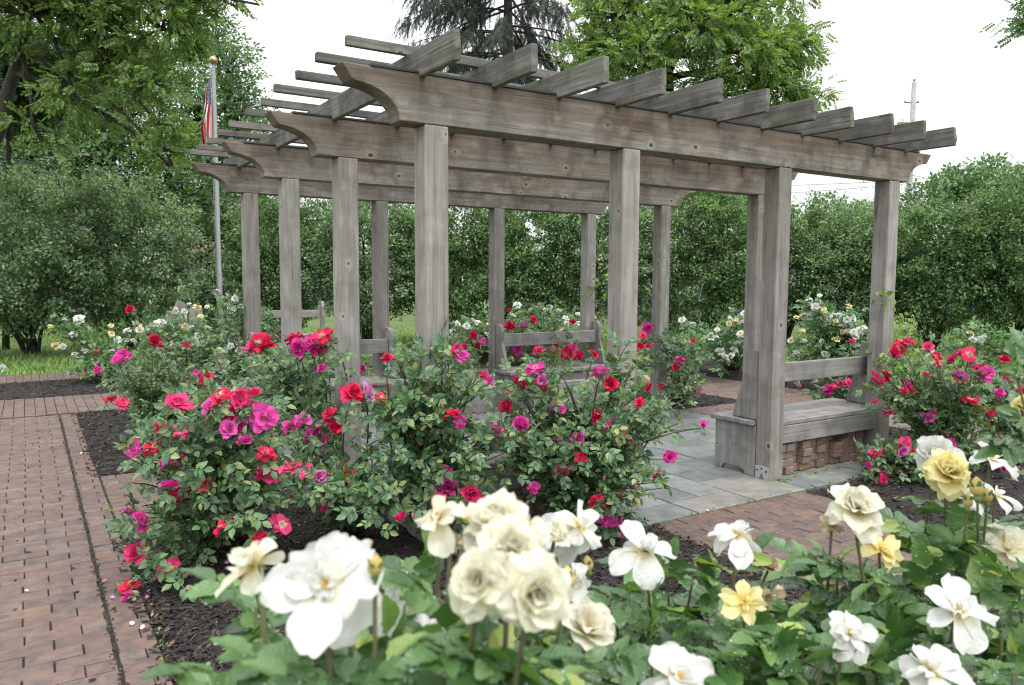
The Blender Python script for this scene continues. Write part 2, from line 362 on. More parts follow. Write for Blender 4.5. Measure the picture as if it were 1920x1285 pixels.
M_PET = {
    'red': petal_mat('red_petal', (0.85, 0.40, 0.45), (0.72, 0.014, 0.085)),
    'pink': petal_mat('pink_red_petal', (0.88, 0.5, 0.6), (0.82, 0.045, 0.21)),
    'magenta': petal_mat('magenta_petal', (0.88, 0.55, 0.75), (0.76, 0.06, 0.38)),
    'pale': petal_mat('faded_magenta_petal', (0.85, 0.6, 0.8), (0.66, 0.16, 0.46)),
    'white': petal_mat('white_petal', (0.78, 0.70, 0.42), (0.80, 0.805, 0.79), 0.42, 0.5, 0.4, 0.7, vary=((0, (0.95, 0.95, 0.94)), (1, (1.03, 1.03, 1.03)))),
    'cream': petal_mat('cream_petal', (0.80, 0.66, 0.32), (0.84, 0.82, 0.69), 0.42, 0.5, 0.6, 0.5, vary=((0, (0.95, 0.95, 0.94)), (1, (1.03, 1.03, 1.03)))),
    'yellow': petal_mat('yellow_petal', (0.82, 0.60, 0.16), (0.90, 0.83, 0.44), 0.45, 0.5, 0.7, 0.3, vary=((0, (0.95, 0.95, 0.94)), (1, (1.03, 1.03, 1.03)))),
    'withered': petal_mat('withered_petal', (0.38, 0.24, 0.12), (0.58, 0.48, 0.33), 0.2, 0.7, 0.35, 1.0, vary=((0, (0.95, 0.95, 0.94)), (1, (1.03, 1.03, 1.03)))),
}
m, t, p = newmat('raindrop'); p.inputs['Base Color'].default_value = (0.9, 0.95, 0.95, 1); p.inputs['Roughness'].default_value = 0.03; p.inputs['Transmission Weight'].default_value = 0.75; p.inputs['IOR'].default_value = 1.33; M_DROP = m
M_STAMEN = plain('stamen', (0.62, 0.40, 0.06), 0.7)
M_SEPAL = plain('sepal', (0.10, 0.17, 0.045), 0.5)

# ------------------------------------------------------------------ leaf templates (x across, y along, z up)
LEAF0 = (np.array([(0, 0, 0), (-0.27, 0.48, 0.07), (0, 1, -0.06), (0.27, 0.48, 0.07)]), np.array([(0, 3, 2), (0, 2, 1)]))
def leaf1(wd=0.30, droop=0.14, fold=0.07):
    v = [(0, 0, 0), (0, 0.36, 0.0), (0, 0.72, -droop * 0.45), (0, 1, -droop), (-wd, 0.34, fold), (-wd * 0.78, 0.70, fold * 0.8 - droop * 0.4), (wd, 0.34, fold), (wd * 0.78, 0.70, fold * 0.8 - droop * 0.4)]
    f = [(0, 6, 1), (1, 6, 7), (1, 7, 2), (2, 7, 3), (0, 1, 4), (1, 5, 4), (1, 2, 5), (2, 3, 5)]
    return np.array(v, float), np.array(f)
def leaf2(nl=9, wd=0.30, droop=0.20, fold=0.10):      # for close plants: toothed edge, curved blade
    v = []; f = []
    ts = [-1, -0.55, 0, 0.55, 1]
    for i in range(nl):
        s = i / (nl - 1)
        hw = wd * (math.sin(math.pi * (0.02 + 0.97 * s ** 0.78))) ** 0.85
        for k in ts:
            tooth = (0.05 if i % 2 else -0.01) * (abs(k) == 1) * (0 < i < nl - 1)
            x = k * hw * (1 + tooth * 1.6)
            z = fold * abs(k) ** 1.2 * math.sin(math.pi * min(1, s + .1)) - droop * s * s + 0.018 * math.sin(i * 2.1) * (abs(k) > 0.5) - 0.012 * (k == 0)
            v.append((x, s + tooth * 0.3, z))
    for i in range(nl - 1):
        for k in range(4):
            a = i * 5 + k
            f += [(a, a + 1, a + 6), (a, a + 6, a + 5)]
    return np.array(v), np.array(f)
def compound(leaf, n=5, spread=62, size=0.42, petiole=0.25, stalk=True):
    tv, tf = leaf; V = []; F = []; k = 0
    pos = [(1.0 - size * 0.98, 0, size)]
    pairs = (n - 1) // 2
    for i in range(pairs):
        y = petiole + (1 - size - petiole) * (i + 0.15) / pairs
        for sgn in (-1, 1):
            pos.append((y, sgn * spread, size * (0.82 + 0.12 * i / max(1, pairs - 1) if pairs > 1 else 0.85)))
    for y, ang, s in pos:
        a = R(ang); ca, sa = math.cos(a), math.sin(a)
        q = tv * s
        V.append(np.stack([q[:, 0] * ca + q[:, 1] * sa, -q[:, 0] * sa + q[:, 1] * ca + y, q[:, 2] - 0.10 * y * y], -1)); F.append(tf + k); k += len(tv)
    if stalk:
        V.append(np.array([(-0.008, 0, 0), (0.008, 0, 0), (0.006, 0.62, -0.035), (-0.006, 0.62, -0.035)])); F.append(np.array([(0, 1, 2), (0, 2, 3)]) + k)
    return np.concatenate(V), np.concatenate(F)
ROSE5 = compound(leaf1(), 5)
ROSE3 = compound(leaf1(), 3, 58, 0.5)
ROSEFAR = compound(LEAF0, 5, 60, 0.46)
ROSEHI = compound(leaf2(11), 5, 64, 0.44)
_l2 = leaf2(11)[0]; ROSEHI_A = np.concatenate([np.tile(np.maximum(0.3 + _l2[:, 1] - 0.9 * np.abs(_l2[:, 0]), 1e-4), 5), np.full(4, 1e-4)])
PINNATE = compound((LEAF0[0] * np.array([0.95, 1, 1.4]), LEAF0[1]), 11, 64, 0.30, 0.10)
def needle_spray(n=16, ln=1.0, nl=0.17, droop=0.25):
    V = []; F = []; k = 0
    r = np.random.default_rng(3)
    for i in range(n):
        s = (i + 1) / n * ln
        for sg in (-1, 1):
            z = -droop * s * s + r.uniform(-0.02, 0.02)
            L = nl * (1.05 - 0.5 * s) * r.uniform(0.8, 1.2)
            V += [(0, s - 0.03, z), (0, s + 0.03, z), (sg * L, s + 0.10, z - 0.03 + r.uniform(-0.05, 0.05))]; F.append((k, k + 1, k + 2)); k += 3
    return np.array(V), np.array(F)
SPRAY = needle_spray()

# ------------------------------------------------------------------ roses
def petal(L, Wd, elev, curl, cup, ruf, res, rg, r0=0.0, spat=0.9):
    ns, ntt = res, res + 1
    s = np.linspace(0, 1, ns + 1); tt = np.linspace(-1, 1, ntt)
    S, T = np.meshgrid(s, tt, indexing='ij')
    hw = Wd * np.sin(np.pi * np.clip(0.10 + 0.74 * S ** spat, 0, 1)) ** 0.65
    ln = S * (1 - 0.16 * T ** 2 * S - 0.07 * np.exp(-T ** 2 / 0.06) * S ** 5) * L
    ph = rg.uniform(0, 6.28)
    ang = elev + curl * (s ** 1.5)
    ds = np.diff(s, prepend=0)
    cx = np.cumsum(np.cos(ang) * ds); cz = np.cumsum(np.sin(ang) * ds)
    rr = r0 + np.interp(ln / L, s, cx) * L; zz = np.interp(ln / L, s, cz) * L
    nz = np.interp(S, s, np.cos(ang)); nr = -np.interp(S, s, np.sin(ang))
    off = cup * T ** 2 * hw + ruf * L * np.sin(2.6 * np.pi * T * 0.5 + ph) * S ** 2 + ruf * 0.5 * L * np.sin(5 * T + ph * 2) * S ** 3
    V = np.stack([rr + nr * off, T * hw, zz + nz * off], -1).reshape(-1, 3)
    i = np.arange(ns)[:, None] * ntt + np.arange(ntt - 1)[None, :]
    F = np.stack([i, i + ntt, i + ntt + 1, i + 1], -1).reshape(-1, 4)
    return V, F, S.ravel()
def bloom_mesh(name, mat, layers, res=3, seed=0, stamen=True, skip=0.0, sepals=True, wild=1.0, spat=0.9):
    rg = np.random.default_rng(seed); mb = MB()
    for li, (n, L, Wd, el, curl, cup, ruf, r0, z0) in enumerate(layers):
        for k in range(n):
            if rg.random() < skip: continue
            a = 2 * math.pi * (k + 0.5 * (li % 2) + rg.uniform(-0.16, 0.16)) / n
            V, F, s = petal(L * rg.uniform(1 - .14 * wild, 1 + .12 * wild), Wd * rg.uniform(1 - .14 * wild, 1 + .14 * wild), R(el + rg.uniform(-13, 13) * wild), R(curl + rg.uniform(-16, 16) * wild), cup * rg.uniform(0.6, 1.3), ruf * rg.uniform(0.6, 1.5), res, rg, r0, spat)
            ca, sa = math.cos(a), math.sin(a)
            V = np.stack([V[:, 0] * ca - V[:, 1] * sa, V[:, 0] * sa + V[:, 1] * ca, V[:, 2] + z0], -1)
            mb.add(V, F, 0, np.maximum(s, 1e-4))
    if stamen:
        for k in range(14 if res < 5 else 34):
            a = rg.uniform(0, 6.28); r = 0.10 * math.sqrt(rg.random()); h = 0.13 + rg.uniform(0, 0.07)
            x, y = math.cos(a), math.sin(a)
            q = 0.018 if res < 5 else 0.012
            mb.box(x * r * 1.5 - q, x * r * 1.5 + q, y * r * 1.5 - q, y * r * 1.5 + q, 0.04 if res < 5 else h - 0.02, h, 1)
    if sepals:
        for k in range(5):
            a = 2 * math.pi * k / 5
            V, F, s = petal(0.26, 0.05, R(-25), R(-40), 0.2, 0.0, 3, rg, 0.03)
            ca, sa = math.cos(a), math.sin(a)
            mb.add(np.stack([V[:, 0] * ca - V[:, 1] * sa, V[:, 0] * sa + V[:, 1] * ca, V[:, 2] - 0.03], -1), F, 2)
        mb.lathe([(0.0, -0.16), (0.05, -0.12), (0.065, -0.06), (0.05, 0.0)], 8, 2)
    return mb.mesh(name, [mat, M_STAMEN, M_SEPAL], True)
# petals in units of the bloom's radius: (count, length, half width, elevation, curl, cup, ruffle, r0, z0)
KNOCK = [(7, 0.98, 0.44, 14, -24, 0.25, 0.11, 0.03, 0.0), (6, 0.84, 0.40, 36, -8, 0.35, 0.12, 0.03, 0.03), (5, 0.62, 0.30, 56, 15, 0.5, 0.13, 0.02, 0.05)]
KNOCKFLAT = [(6, 1.0, 0.46, 2, -20, 0.15, 0.12, 0.03, 0.0), (6, 0.80, 0.38, 24, -5, 0.25, 0.12, 0.03, 0.03), (4, 0.5, 0.26, 48, 20, 0.4, 0.12, 0.02, 0.05)]
KNOCKCUP = [(6, 0.95, 0.46, 40, -8, 0.45, 0.09, 0.03, 0.0), (6, 0.85, 0.40, 58, 5, 0.5, 0.10, 0.02, 0.03), (4, 0.62, 0.3, 72, 15, 0.5, 0.1, 0.02, 0.05)]
KNOCKSPENT = [(5, 1.0, 0.36, -12, -46, 0.4, 0.16, 0.03, 0.0), (4, 0.8, 0.32, 20, -30, 0.4, 0.16, 0.03, 0.03)]
BLOOMS = {}
for kind in ('red', 'pink', 'magenta', 'pale'):
    BLOOMS[kind] = [bloom_mesh('bloom', M_PET[kind], l, 4, sd_, True, 0.05, True, 1.7) for sd_, l in ((1, KNOCK), (2, KNOCKFLAT), (3, KNOCKCUP), (4, KNOCK), (9, KNOCKSPENT), (10, KNOCK), (12, KNOCKFLAT))]
OPENW = [(5, 1.0, 0.56, 10, -14, 0.2, 0.08, 0.03, 0.0), (4, 0.8, 0.45, 24, -8, 0.25, 0.1, 0.03, 0.03)]
for kind in ('white', 'cream', 'yellow'):
    BLOOMS[kind + '_far'] = [bloom_mesh('bloom', M_PET[kind], l, 3, sd_, True) for sd_, l in ((5, OPENW), (6, KNOCK), (8, KNOCKFLAT))]

def bud_mesh(col, seed):
    q = MB(); n = 9; prof = [(0.001, 1.0), (0.10, 0.93), (0.24, 0.72), (0.33, 0.45), (0.33, 0.22), (0.22, 0.04), (0.12, 0.0)]
    th = np.linspace(0, 2 * math.pi, 14, endpoint=False); V = []
    for r, z in prof: V += [(r * (1 + .10 * math.sin(3 * a + z * 5)) * math.cos(a), r * (1 + .10 * math.sin(3 * a + z * 5)) * math.sin(a), z) for a in th]
    F = [(i * 14 + (k + 1) % 14, i * 14 + k, (i + 1) * 14 + k, (i + 1) * 14 + (k + 1) % 14) for i in range(len(prof) - 1) for k in range(14)]
    q.add(V, F, 0, np.full(len(V), 0.3))
    for k in range(5):
        a = 2 * math.pi * k / 5; V2, F2, s = petal(0.95, 0.15, R(62), R(18), 0.4, 0, 4, np.random.default_rng(seed), 0.10); ca, sa = math.cos(a), math.sin(a)
        q.add(np.stack([V2[:, 0] * ca - V2[:, 1] * sa, V2[:, 0] * sa + V2[:, 1] * ca, V2[:, 2] - .04], -1), F2, 1)
    q.lathe([(0.001, -.42), (0.12, -.36), (0.19, -.22), (0.17, -.05), (.1, .02)], 10, 1)
    return q.mesh('bud', [M_PET[col], M_SEPAL], True)
BUDS = [bud_mesh('red', 1), bud_mesh('pink', 2)]

def bez(a, b, c, n=7):
    t_ = np.linspace(0, 1, n)[:, None]
    return (1 - t_) ** 2 * a + 2 * t_ * (1 - t_) * b + t_ ** 2 * c
def shell_points(lobes, n, rg, inner=0.55, low=-0.35):
    vol = np.array([l[3] * l[4] * l[5] for l in lobes]) ** 0.7; pick = rg.choice(len(lobes), n, p=vol / vol.sum())
    L = np.array(lobes)[pick]
    d = nrm(rg.normal(size=(n, 3))); d[:, 2] = np.where(d[:, 2] < low, -d[:, 2], d[:, 2])
    r = inner + (1 - inner) * rg.random(n) ** 0.6
    return L[:, :3] + d * L[:, 3:6] * r[:, None], d
VIEW_N = nrm(np.array([-FWD[0], -FWD[1], 0.0]))

def rose_bush(label, base, lobes, shoots, blooms=(), leaf=ROSE5, mat=M_ROSE, lsize=0.115, seed=0, per=9, group=None, d_bloom=None, far=False, bloom_size=0.1, cat='rose bush', extra_tips=()):
    """canes rise from the base to points in the lobes; compound leaves alternate along their upper part; blooms are parts at the tips they were seen at"""
    rg = np.random.default_rng(seed); base = np.array([base[0], base[1], base[2] if len(base) > 2 else 0.0])
    root = thing('rose_bush', label, cat, base, group)
    tips, dirs = shell_points(lobes, shoots, rg)
    tips = list(tips)
    bl = []
    for (u, v, wpx, kind, *rest) in blooms:
        d = (rest[0] if rest else d_bloom) ; d = d + rg.uniform(-0.12, 0.12)
        p = P(u, v, d); bl.append((p, wpx / FPX * d / 2, kind)); tips.append(p - np.array([0, 0, 0.02]))
    tips += [np.asarray(e, float) for e in extra_tips]
    st = MB(); pos = []; yd = []; zd = []
    for tp in tips:
        tp[2] = max(tp[2], 0.06)
        b0 = base + np.array([rg.uniform(-0.09, 0.09), rg.uniform(-0.09, 0.09), 0])
        h = tp - b0; mid = b0 + h * np.array([0.25, 0.25, 0.75]) + rg.normal(size=3) * 0.07 * (0.4 + np.linalg.norm(h))
        mid[2] = max(mid[2], 0.05)
        pts = bez(b0, mid, tp, 8); pts[:, 2] = np.maximum(pts[:, 2], 0.0)
        st.tube(pts, np.linspace(0.0075, 0.0025, 8), 4 if far else 5, 0, False)
        L = np.linalg.norm(h)
        n = max(4, int(per * rg.uniform(0.7, 1.25)))
        t0 = max(0.22, 1 - 0.6 / max(L, 0.35))
        ts = np.linspace(t0, 0.985, n) + rg.uniform(-0.02, 0.02, n)
        for i, q in enumerate(np.clip(ts, 0, 0.99)):
            pp = (1 - q) ** 2 * b0 + 2 * q * (1 - q) * mid + q * q * tp
            tg = nrm(2 * (1 - q) * (mid - b0) + 2 * q * (tp - mid))
            a = i * 2.4 + rg.uniform(0, 1.0)
            e1 = nrm(np.cross(tg, [0.3, 0.2, 1.0])); e2 = np.cross(tg, e1)
            out = e1 * math.cos(a) + e2 * math.sin(a)
            pos.append(pp); yd.append(out + tg * 0.55 + rg.normal(size=3) * 0.2); zd.append(np.array([0, 0, 1.0]) + tg * 0.5 + rg.normal(size=3) * 0.42 + 0.25 * VIEW_N)
    st.obj('stems', M_CANE, root, True)
    fo = MB()
    pos = np.array(pos); k = len(pos)
    fo.scatter(leaf[0], leaf[1], pos, np.array(yd), np.array(zd), lsize * rg.uniform(0.65, 1.2, k))
    fo.obj('foliage', mat, root)
    for (p, r, kind) in bl:
        lst = BLOOMS[kind if kind in BLOOMS else kind + '_far']
        me = lst[rg.integers(len(lst))]
        z = nrm(np.array([0, 0, 0.75]) + VIEW_N * rg.uniform(0.1, 1.0) + 0.55 * rg.normal(size=3))
        put('bloom', me, root, frame(p, z, rg.uniform(0, 6.28), r * rg.uniform(1.02, 1.25)))
    if not far:      # closed buds on their own stalks among the blooms
        for k in range(min(9, len(bl))):
            p, r, kind = bl[rg.integers(len(bl))]; q = p + rg.normal(size=3) * np.array([.07, .05, .05]) + np.array([0, 0, .03])
            put('bud', BUDS[k % 2], root, frame(q, nrm(rg.normal(size=3) * .35 + np.array([0, 0, 1.0])), 0, rg.uniform(.016, .026)))
    return root

# ================================================================== GROUND
A_, B_, S_, H_ = 1.3521, 1.4551, 1.3288, 2.3077
XS = [0, A_, A_ + B_, 2 * A_ + B_]; YS = [0, S_, 2 * S_, 3 * S_]; PW = 0.14
mb = MB(); mb.add([(-150, -60, -0.03), (250, -60, -0.03), (250, 340, -0.03), (-150, 340, -0.03)], [(0, 1, 2, 3)])
struct(mb.obj('lawn', M_LAWN))

RINGX0, RINGX1, RINGY0, RINGY1 = -1.40, 5.62, -1.62, 5.9
mb = MB(); mb.add([(-3.6, -3.3, -0.011), (7.6, -3.3, -0.011), (7.6, 10.2, -0.011), (-3.6, 10.2, -0.011)], [(0, 1, 2, 3)])
struct(mb.obj('path_base', M_JOINT))

def bricks(rects, name, along='X', z=0.004, seed=0, skip=None):
    rg = np.random.default_rng(seed); mb = MB(); V = []; 
    for (x0, x1, y0, y1, al) in rects:
        a0, a1, b0, b1 = (x0, x1, y0, y1) if al == 'X' else (y0, y1, x0, x1)
        rows = max(1, round((b1 - b0) / 0.1025)); rh = (b1 - b0) / rows
        for r in range(rows):
            off = (0.1025 if r % 2 else 0.0) + rg.uniform(-0.006, 0.006)
            a = a0 - off
            while a < a1 - 1e-6:
                s, e = max(a, a0), min(a + 0.205, a1); a += 0.205
                if e - s < 0.03: continue
                j = 0.0024
                s += j + rg.uniform(-0.0015, 0.0015); e -= j + rg.uniform(-.0015, .0015); c0 = b0 + r * rh + j + rg.uniform(-.0012, .0012); c1 = b0 + (r + 1) * rh - j + rg.uniform(-.0012, .0012)
                zz = z + rg.uniform(-0.002, 0.002); t1, t2 = rg.uniform(-0.0016, 0.0016, 2)
                g = 0.003
                ring0 = [(s, c0), (e, c0), (e, c1), (s, c1)]; ring1 = [(s + g, c0 + g), (e - g, c0 + g), (e - g, c1 - g), (s + g, c1 - g)]
                tz = [zz + t1 + t2, zz - t1 + t2, zz - t1 - t2, zz + t1 - t2]
                q = [(p[0], p[1], -0.02) for p in ring0] + [(p[0], p[1], tz[i] - 0.004) for i, p in enumerate(ring0)] + [(p[0], p[1], tz[i]) for i, p in enumerate(ring1)]
                if al == 'Y': q = [(p[1], p[0], p[2]) for p in q]
                V.append(q)
    V = np.array(V); k = len(V)
    F = np.array([(0, 1, 5, 4), (1, 2, 6, 5), (2, 3, 7, 6), (3, 0, 4, 7), (4, 5, 9, 8), (5, 6, 10, 9), (6, 7, 11, 10), (7, 4, 8, 11), (8, 9, 10, 11)])
    mb.add(V.reshape(-1, 3), (F[None] + np.arange(k)[:, None, None] * 12).reshape(-1, 4))
    return struct(mb.obj(name, M_BRICK))
bricks([(-3.10, -1.56, -3.0, 5.85, 'X'), (-1.550, -1.40, -1.62, 5.85, 'X')], 'brick_path', seed=1)
bricks([(-1.39, -0.10, 1.30, 2.72, 'X'), (4.42, 5.6, 1.36, 2.66, 'X'), (1.37, 2.82, -1.6, -0.29, 'X')], 'brick_path', seed=2)
bricks([(-3.1, 7.1, 5.95, 7.33, 'Y'), (-6.5, 2.4, 9.10, 10.02, 'Y')], 'brick_path', seed=3)
bricks([(5.62, 7.05, -1.6, 5.85, 'X')], 'brick_path', seed=4)
bricks([(-1.39, 7.05, -3.0, -1.63, 'X')], 'brick_path', seed=5)

# bluestone terrace under the pergola
def terrace():
    rg = np.random.default_rng(5); mb = MB(); g = 0.27
    nx, ny = 17, 17; x0, y0 = -0.10, -0.28; occ = np.zeros((nx, ny), bool); V = []
    for j in range(ny):
        for i in range(nx):
            if occ[i, j]: continue
            opts = [(2, 2), (2, 1), (1, 2), (2, 1), (1, 1), (1, 1)]; rg.shuffle(opts)
            for (a, b) in list(opts) + [(1, 1)]:
                if i + a <= nx and j + b <= ny and not occ[i:i + a, j:j + b].any(): break
            occ[i:i + a, j:j + b] = True
            s, e, c, d = x0 + i * g + .006, x0 + (i + a) * g - .006, y0 + j * g + .006, y0 + (j + b) * g - .006
            z = 0.010 + rg.uniform(-.003, .003); k = 0.006
            r0 = [(s, c), (e, c), (e, d), (s, d)]; r1 = [(s + k, c + k), (e - k, c + k), (e - k, d - k), (s + k, d - k)]
            V.append([(p[0], p[1], -0.02) for p in r0] + [(p[0] + rg.uniform(-.003, .003), p[1] + rg.uniform(-.003, .003), z - .005) for p in r0] + [(*p, z) for p in r1])
    F = np.array([(0, 1, 5, 4), (1, 2, 6, 5), (2, 3, 7, 6), (3, 0, 4, 7), (4, 5, 9, 8), (5, 6, 10, 9), (6, 7, 11, 10), (7, 4, 8, 11), (8, 9, 10, 11)])
    V = np.array(V); k = len(V); mb.add(V.reshape(-1, 3), (F[None] + np.arange(k)[:, None, None] * 12).reshape(-1, 4))
    return struct(mb.obj('flagstone_terrace', M_STONE))
terrace()

def mulch(rects, seed, chips=True, dens=900):
    rg = np.random.default_rng(seed)
    for (x0, x1, y0, y1, hgt) in rects:
        nx, ny = max(6, int((x1 - x0) / 0.07)), max(6, int((y1 - y0) / 0.07))
        xs, ys = np.linspace(x0, x1, nx), np.linspace(y0, y1, ny); X, Y = np.meshgrid(xs, ys, indexing='ij')
        e = np.minimum(np.minimum(X - x0, x1 - X), np.minimum(Y - y0, y1 - Y))
        Z = -0.010 + (hgt + 0.010) * np.clip(e / 0.25, 0, 1) ** 0.7 + np.where(e > 0.01, rg.uniform(-0.010, 0.012, X.shape), 0)
        i = np.arange(nx - 1)[:, None] * ny + np.arange(ny - 1)[None, :]
        mb = MB(); mb.add(np.stack([X, Y, Z], -1).reshape(-1, 3), np.stack([i, i + ny, i + ny + 1, i + 1], -1).reshape(-1, 4))
        struct(mb.obj('mulch_bed', M_MULCH, None, True))
        if not chips: continue
        n = int((x1 - x0) * (y1 - y0) * dens)
        px = rg.uniform(x0 - 0.06, x1 + 0.06, n); py = rg.uniform(y0 - 0.06, y1 + 0.06, n)
        ee = np.minimum(np.minimum(px - x0, x1 - px), np.minimum(py - y0, y1 - py))
        pz = np.where(ee > 0, hgt * np.clip(ee / 0.25, 0, 1) ** 0.7 + 0.006, 0.010)
        keep = (ee > 0) | (rg.random(n) < 0.35); px, py, pz = px[keep], py[keep], pz[keep]; n = len(px)
        a = rg.uniform(0, 6.28, n); yd = np.stack([np.cos(a), np.sin(a), rg.normal(0, 0.28, n)], -1)
        zd = np.stack([rg.normal(0, .5, n), rg.normal(0, .5, n), np.ones(n)], -1)
        tv = np.array([(-.13, -.5, 0), (.13, -.42, 0), (.09, .5, .03), (-.10, .44, 0), (0, 0, .10)]); tf = np.array([(0, 1, 4), (1, 2, 4), (2, 3, 4), (3, 0, 4)])
        c = MB(); c.scatter(tv, tf, np.stack([px, py, pz], -1), yd, zd, rg.uniform(0.015, 0.06, n))
        struct(c.obj('mulch_chips', M_CHIP), 'stuff')
mulch([(-1.40, 1.35, -1.62, 1.28, 0.035)], 1, True, 2600)
mulch([(2.84, 5.6, -1.6, -0.31, 0.03), (-1.40, -0.12, 2.74, 5.9, 0.03), (4.45, 5.6, -0.3, 1.34, 0.03), (4.45, 5.6, 2.68, 5.9, 0.03)], 2, True, 1100)
mulch([(-0.10, 4.44, 4.32, 5.9, 0.03), (-6.0, 2.4, 7.36, 9.07, 0.02)], 3, True, 700)
mulch([(7.07, 9.6, -1.6, 6.8, 0.03), (-2.7, 3.5, -4.2, -3.02, 0.03)], 4, True, 700)

# grass blades on the lawn strip seen past the beds
def grass():
    rg = np.random.default_rng(8); n = 42000
    t_ = rg.random(n); d = 11.4 + 12 * t_ ** 1.3; u = rg.uniform(-60, 1960, n)
    p = CAM + d[:, None] * (FWD + RT * ((u - 960) / FPX)[:, None]); 
    px, py = p[:, 0], p[:, 1]
    ok = ((py > 10.1) | (px > 9.7) | ((px > 2.45) & (py > 7.15))) ; px, py = px[ok], py[ok]; n = len(px)
    a = rg.uniform(0, 6.28, n); yd = np.stack([0.45 * np.cos(a), 0.45 * np.sin(a), np.ones(n)], -1); zd = np.stack([np.cos(a), np.sin(a), rg.normal(0, .3, n)], -1)
    tv = np.array([(-.09, 0, 0), (.09, 0, 0), (.05, .6, .06), (0, 1, .2)]); tf = np.array([(0, 1, 2), (0, 2, 3)])
    m = MB(); m.scatter(tv, tf, np.stack([px, py, np.full(n, -0.03)], -1), yd, zd, rg.uniform(0.05, 0.11, n))
    struct(m.obj('grass', M_GRASS), 'stuff')
grass()

# ================================================================== PERGOLA
pg = thing('pergola', 'weathered grey timber pergola with scroll-cut beams and open rafters over the stone terrace', 'pergola', (0, 0, 0))
def member(name, L, wd, ht, org, axis, mat, parent, bev=0.006, prof=None, jig=0.0, rot=None):
    """board with its length along local x, so the grain follows it; prof = outline in local x,z"""
    import bmesh
    bm = bmesh.new()
    if prof is None: prof = [(0, 0), (L, 0), (L, ht), (0, ht)]
    vs = [bm.verts.new((x, 0, z)) for x, z in prof]
    f = bm.faces.new(vs); r = bmesh.ops.extrude_face_region(bm, geom=[f])
    bmesh.ops.translate(bm, verts=[v for v in r['geom'] if isinstance(v, bmesh.types.BMVert)], vec=(0, wd, 0))
    bmesh.ops.recalc_face_normals(bm, faces=bm.faces)
    if bev: bmesh.ops.bevel(bm, geom=[e for e in bm.edges], offset=bev, segments=1, affect='EDGES', clamp_overlap=True)
    if jig:
        for v in bm.verts: v.co += Vector((random.uniform(-jig, jig) * 2, random.uniform(-jig, jig), random.uniform(-jig, jig)))
    me = bpy.data.meshes.new(name); bm.to_mesh(me); bm.free(); me.materials.append(mat)
    o = link(name, me, None); o.parent = parent
    o.location = Vector(org) - (Vector(parent.location) if not parent.get('local') else Vector())
    if axis == 'Y': o.rotation_euler = (0, 0, R(90))
    if axis == 'Z': o.rotation_euler = (0, R(-90), 0)
    if axis == 'V': o.rotation_euler = Matrix(((0, 1, 0), (0, 0, 1), (1, 0, 0))).to_euler()
    if rot: o.rotation_euler = [a + b for a, b in zip(o.rotation_euler, rot)]
    return o
def post(i, j):
    # local x up, local z towards -x
    o = member('post', H_ - 0.002, PW, PW, (XS[i] + PW, YS[j], 0.0), 'Z', M_POST, pg, 0.007)
    return o
for i in range(4): post(i, 0); post(i, 3)
for j in (1, 2): post(0, j); post(3, j)
BH = 0.25
def ogee(x0, x1):
    # lower outline from the left tip round to the right tip
    def end(x, s):
        tip = x - s * 0.31
        pts = [(tip, BH), (tip + s * 0.055, BH - 0.075), (tip + s * 0.072, BH - 0.082)]
        cx, cz = tip + s * 0.055, -0.005; rx, rz = abs(x - tip) - 0.055, BH - 0.082
        for k in range(1, 9):
            a = math.pi / 2 * (1 - k / 8)
            pts.append((cx + s * rx * math.cos(a) if True else 0, rz * math.sin(a)))
        return pts
    l = end(x0, 1); r = end(x1, -1)
    return l + r[::-1]
for j in range(4):
    # beam outline: cyma ends, flush with the posts' faces
    pr = ogee(-0.14, 4.30 + 0.12)
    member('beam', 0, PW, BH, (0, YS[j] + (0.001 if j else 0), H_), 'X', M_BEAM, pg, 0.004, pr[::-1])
    cb = MB(); cb.box(-0.30, 4.55, YS[j] - 0.006, YS[j] + PW + 0.006, H_ + BH + 0.001, H_ + BH + 0.012); cb.obj('beam_cap', M_CAP, pg)
ZB = H_ + 0.235; RH = 0.142
rg0 = np.random.default_rng(21)
RX = [-0.035 + 0.4365 * k for k in range(11)]
for k, x in enumerate(RX):
    ln = 3 * S_ + PW + 0.84 + rg0.uniform(-0.03, 0.03)
    # worn ends: slightly chipped outline
    c = rg0.uniform(0.0, 0.016, 4)
    pr = [(c[0], 0), (ln - c[1], 0.0), (ln, 0.03), (ln - c[2], RH), (c[3], RH), (0.0, 0.05)]
    member('rafter', ln, 0.040, RH, (x + 0.040, -0.415 + rg0.uniform(-0.02, 0.02), ZB + BH * 0 + rg0.uniform(-0.004, 0.004)), 'Y', M_RAFT, pg, 0.004, pr, 0.0015, (rg0.uniform(-.02, .02), 0, rg0.uniform(-.004, .004)))
SY = [0.145, 0.515, 0.953, 1.361, 1.813, 2.211, 2.728, 3.169, 3.60, 4.02, 4.38]
for y in SY:
    L = 5.05 + rg0.uniform(-0.03, 0.03)
    member('slat', L, 0.042, 0.05, (-0.385 + rg0.uniform(-0.02, 0.02), y, ZB + RH + rg0.uniform(0, 0.004)), 'X', M_RAFT, pg, 0.003, None, 0.001, (rg0.uniform(-.05, .05), rg0.uniform(-.002, .002), rg0.uniform(-.003, .003)))
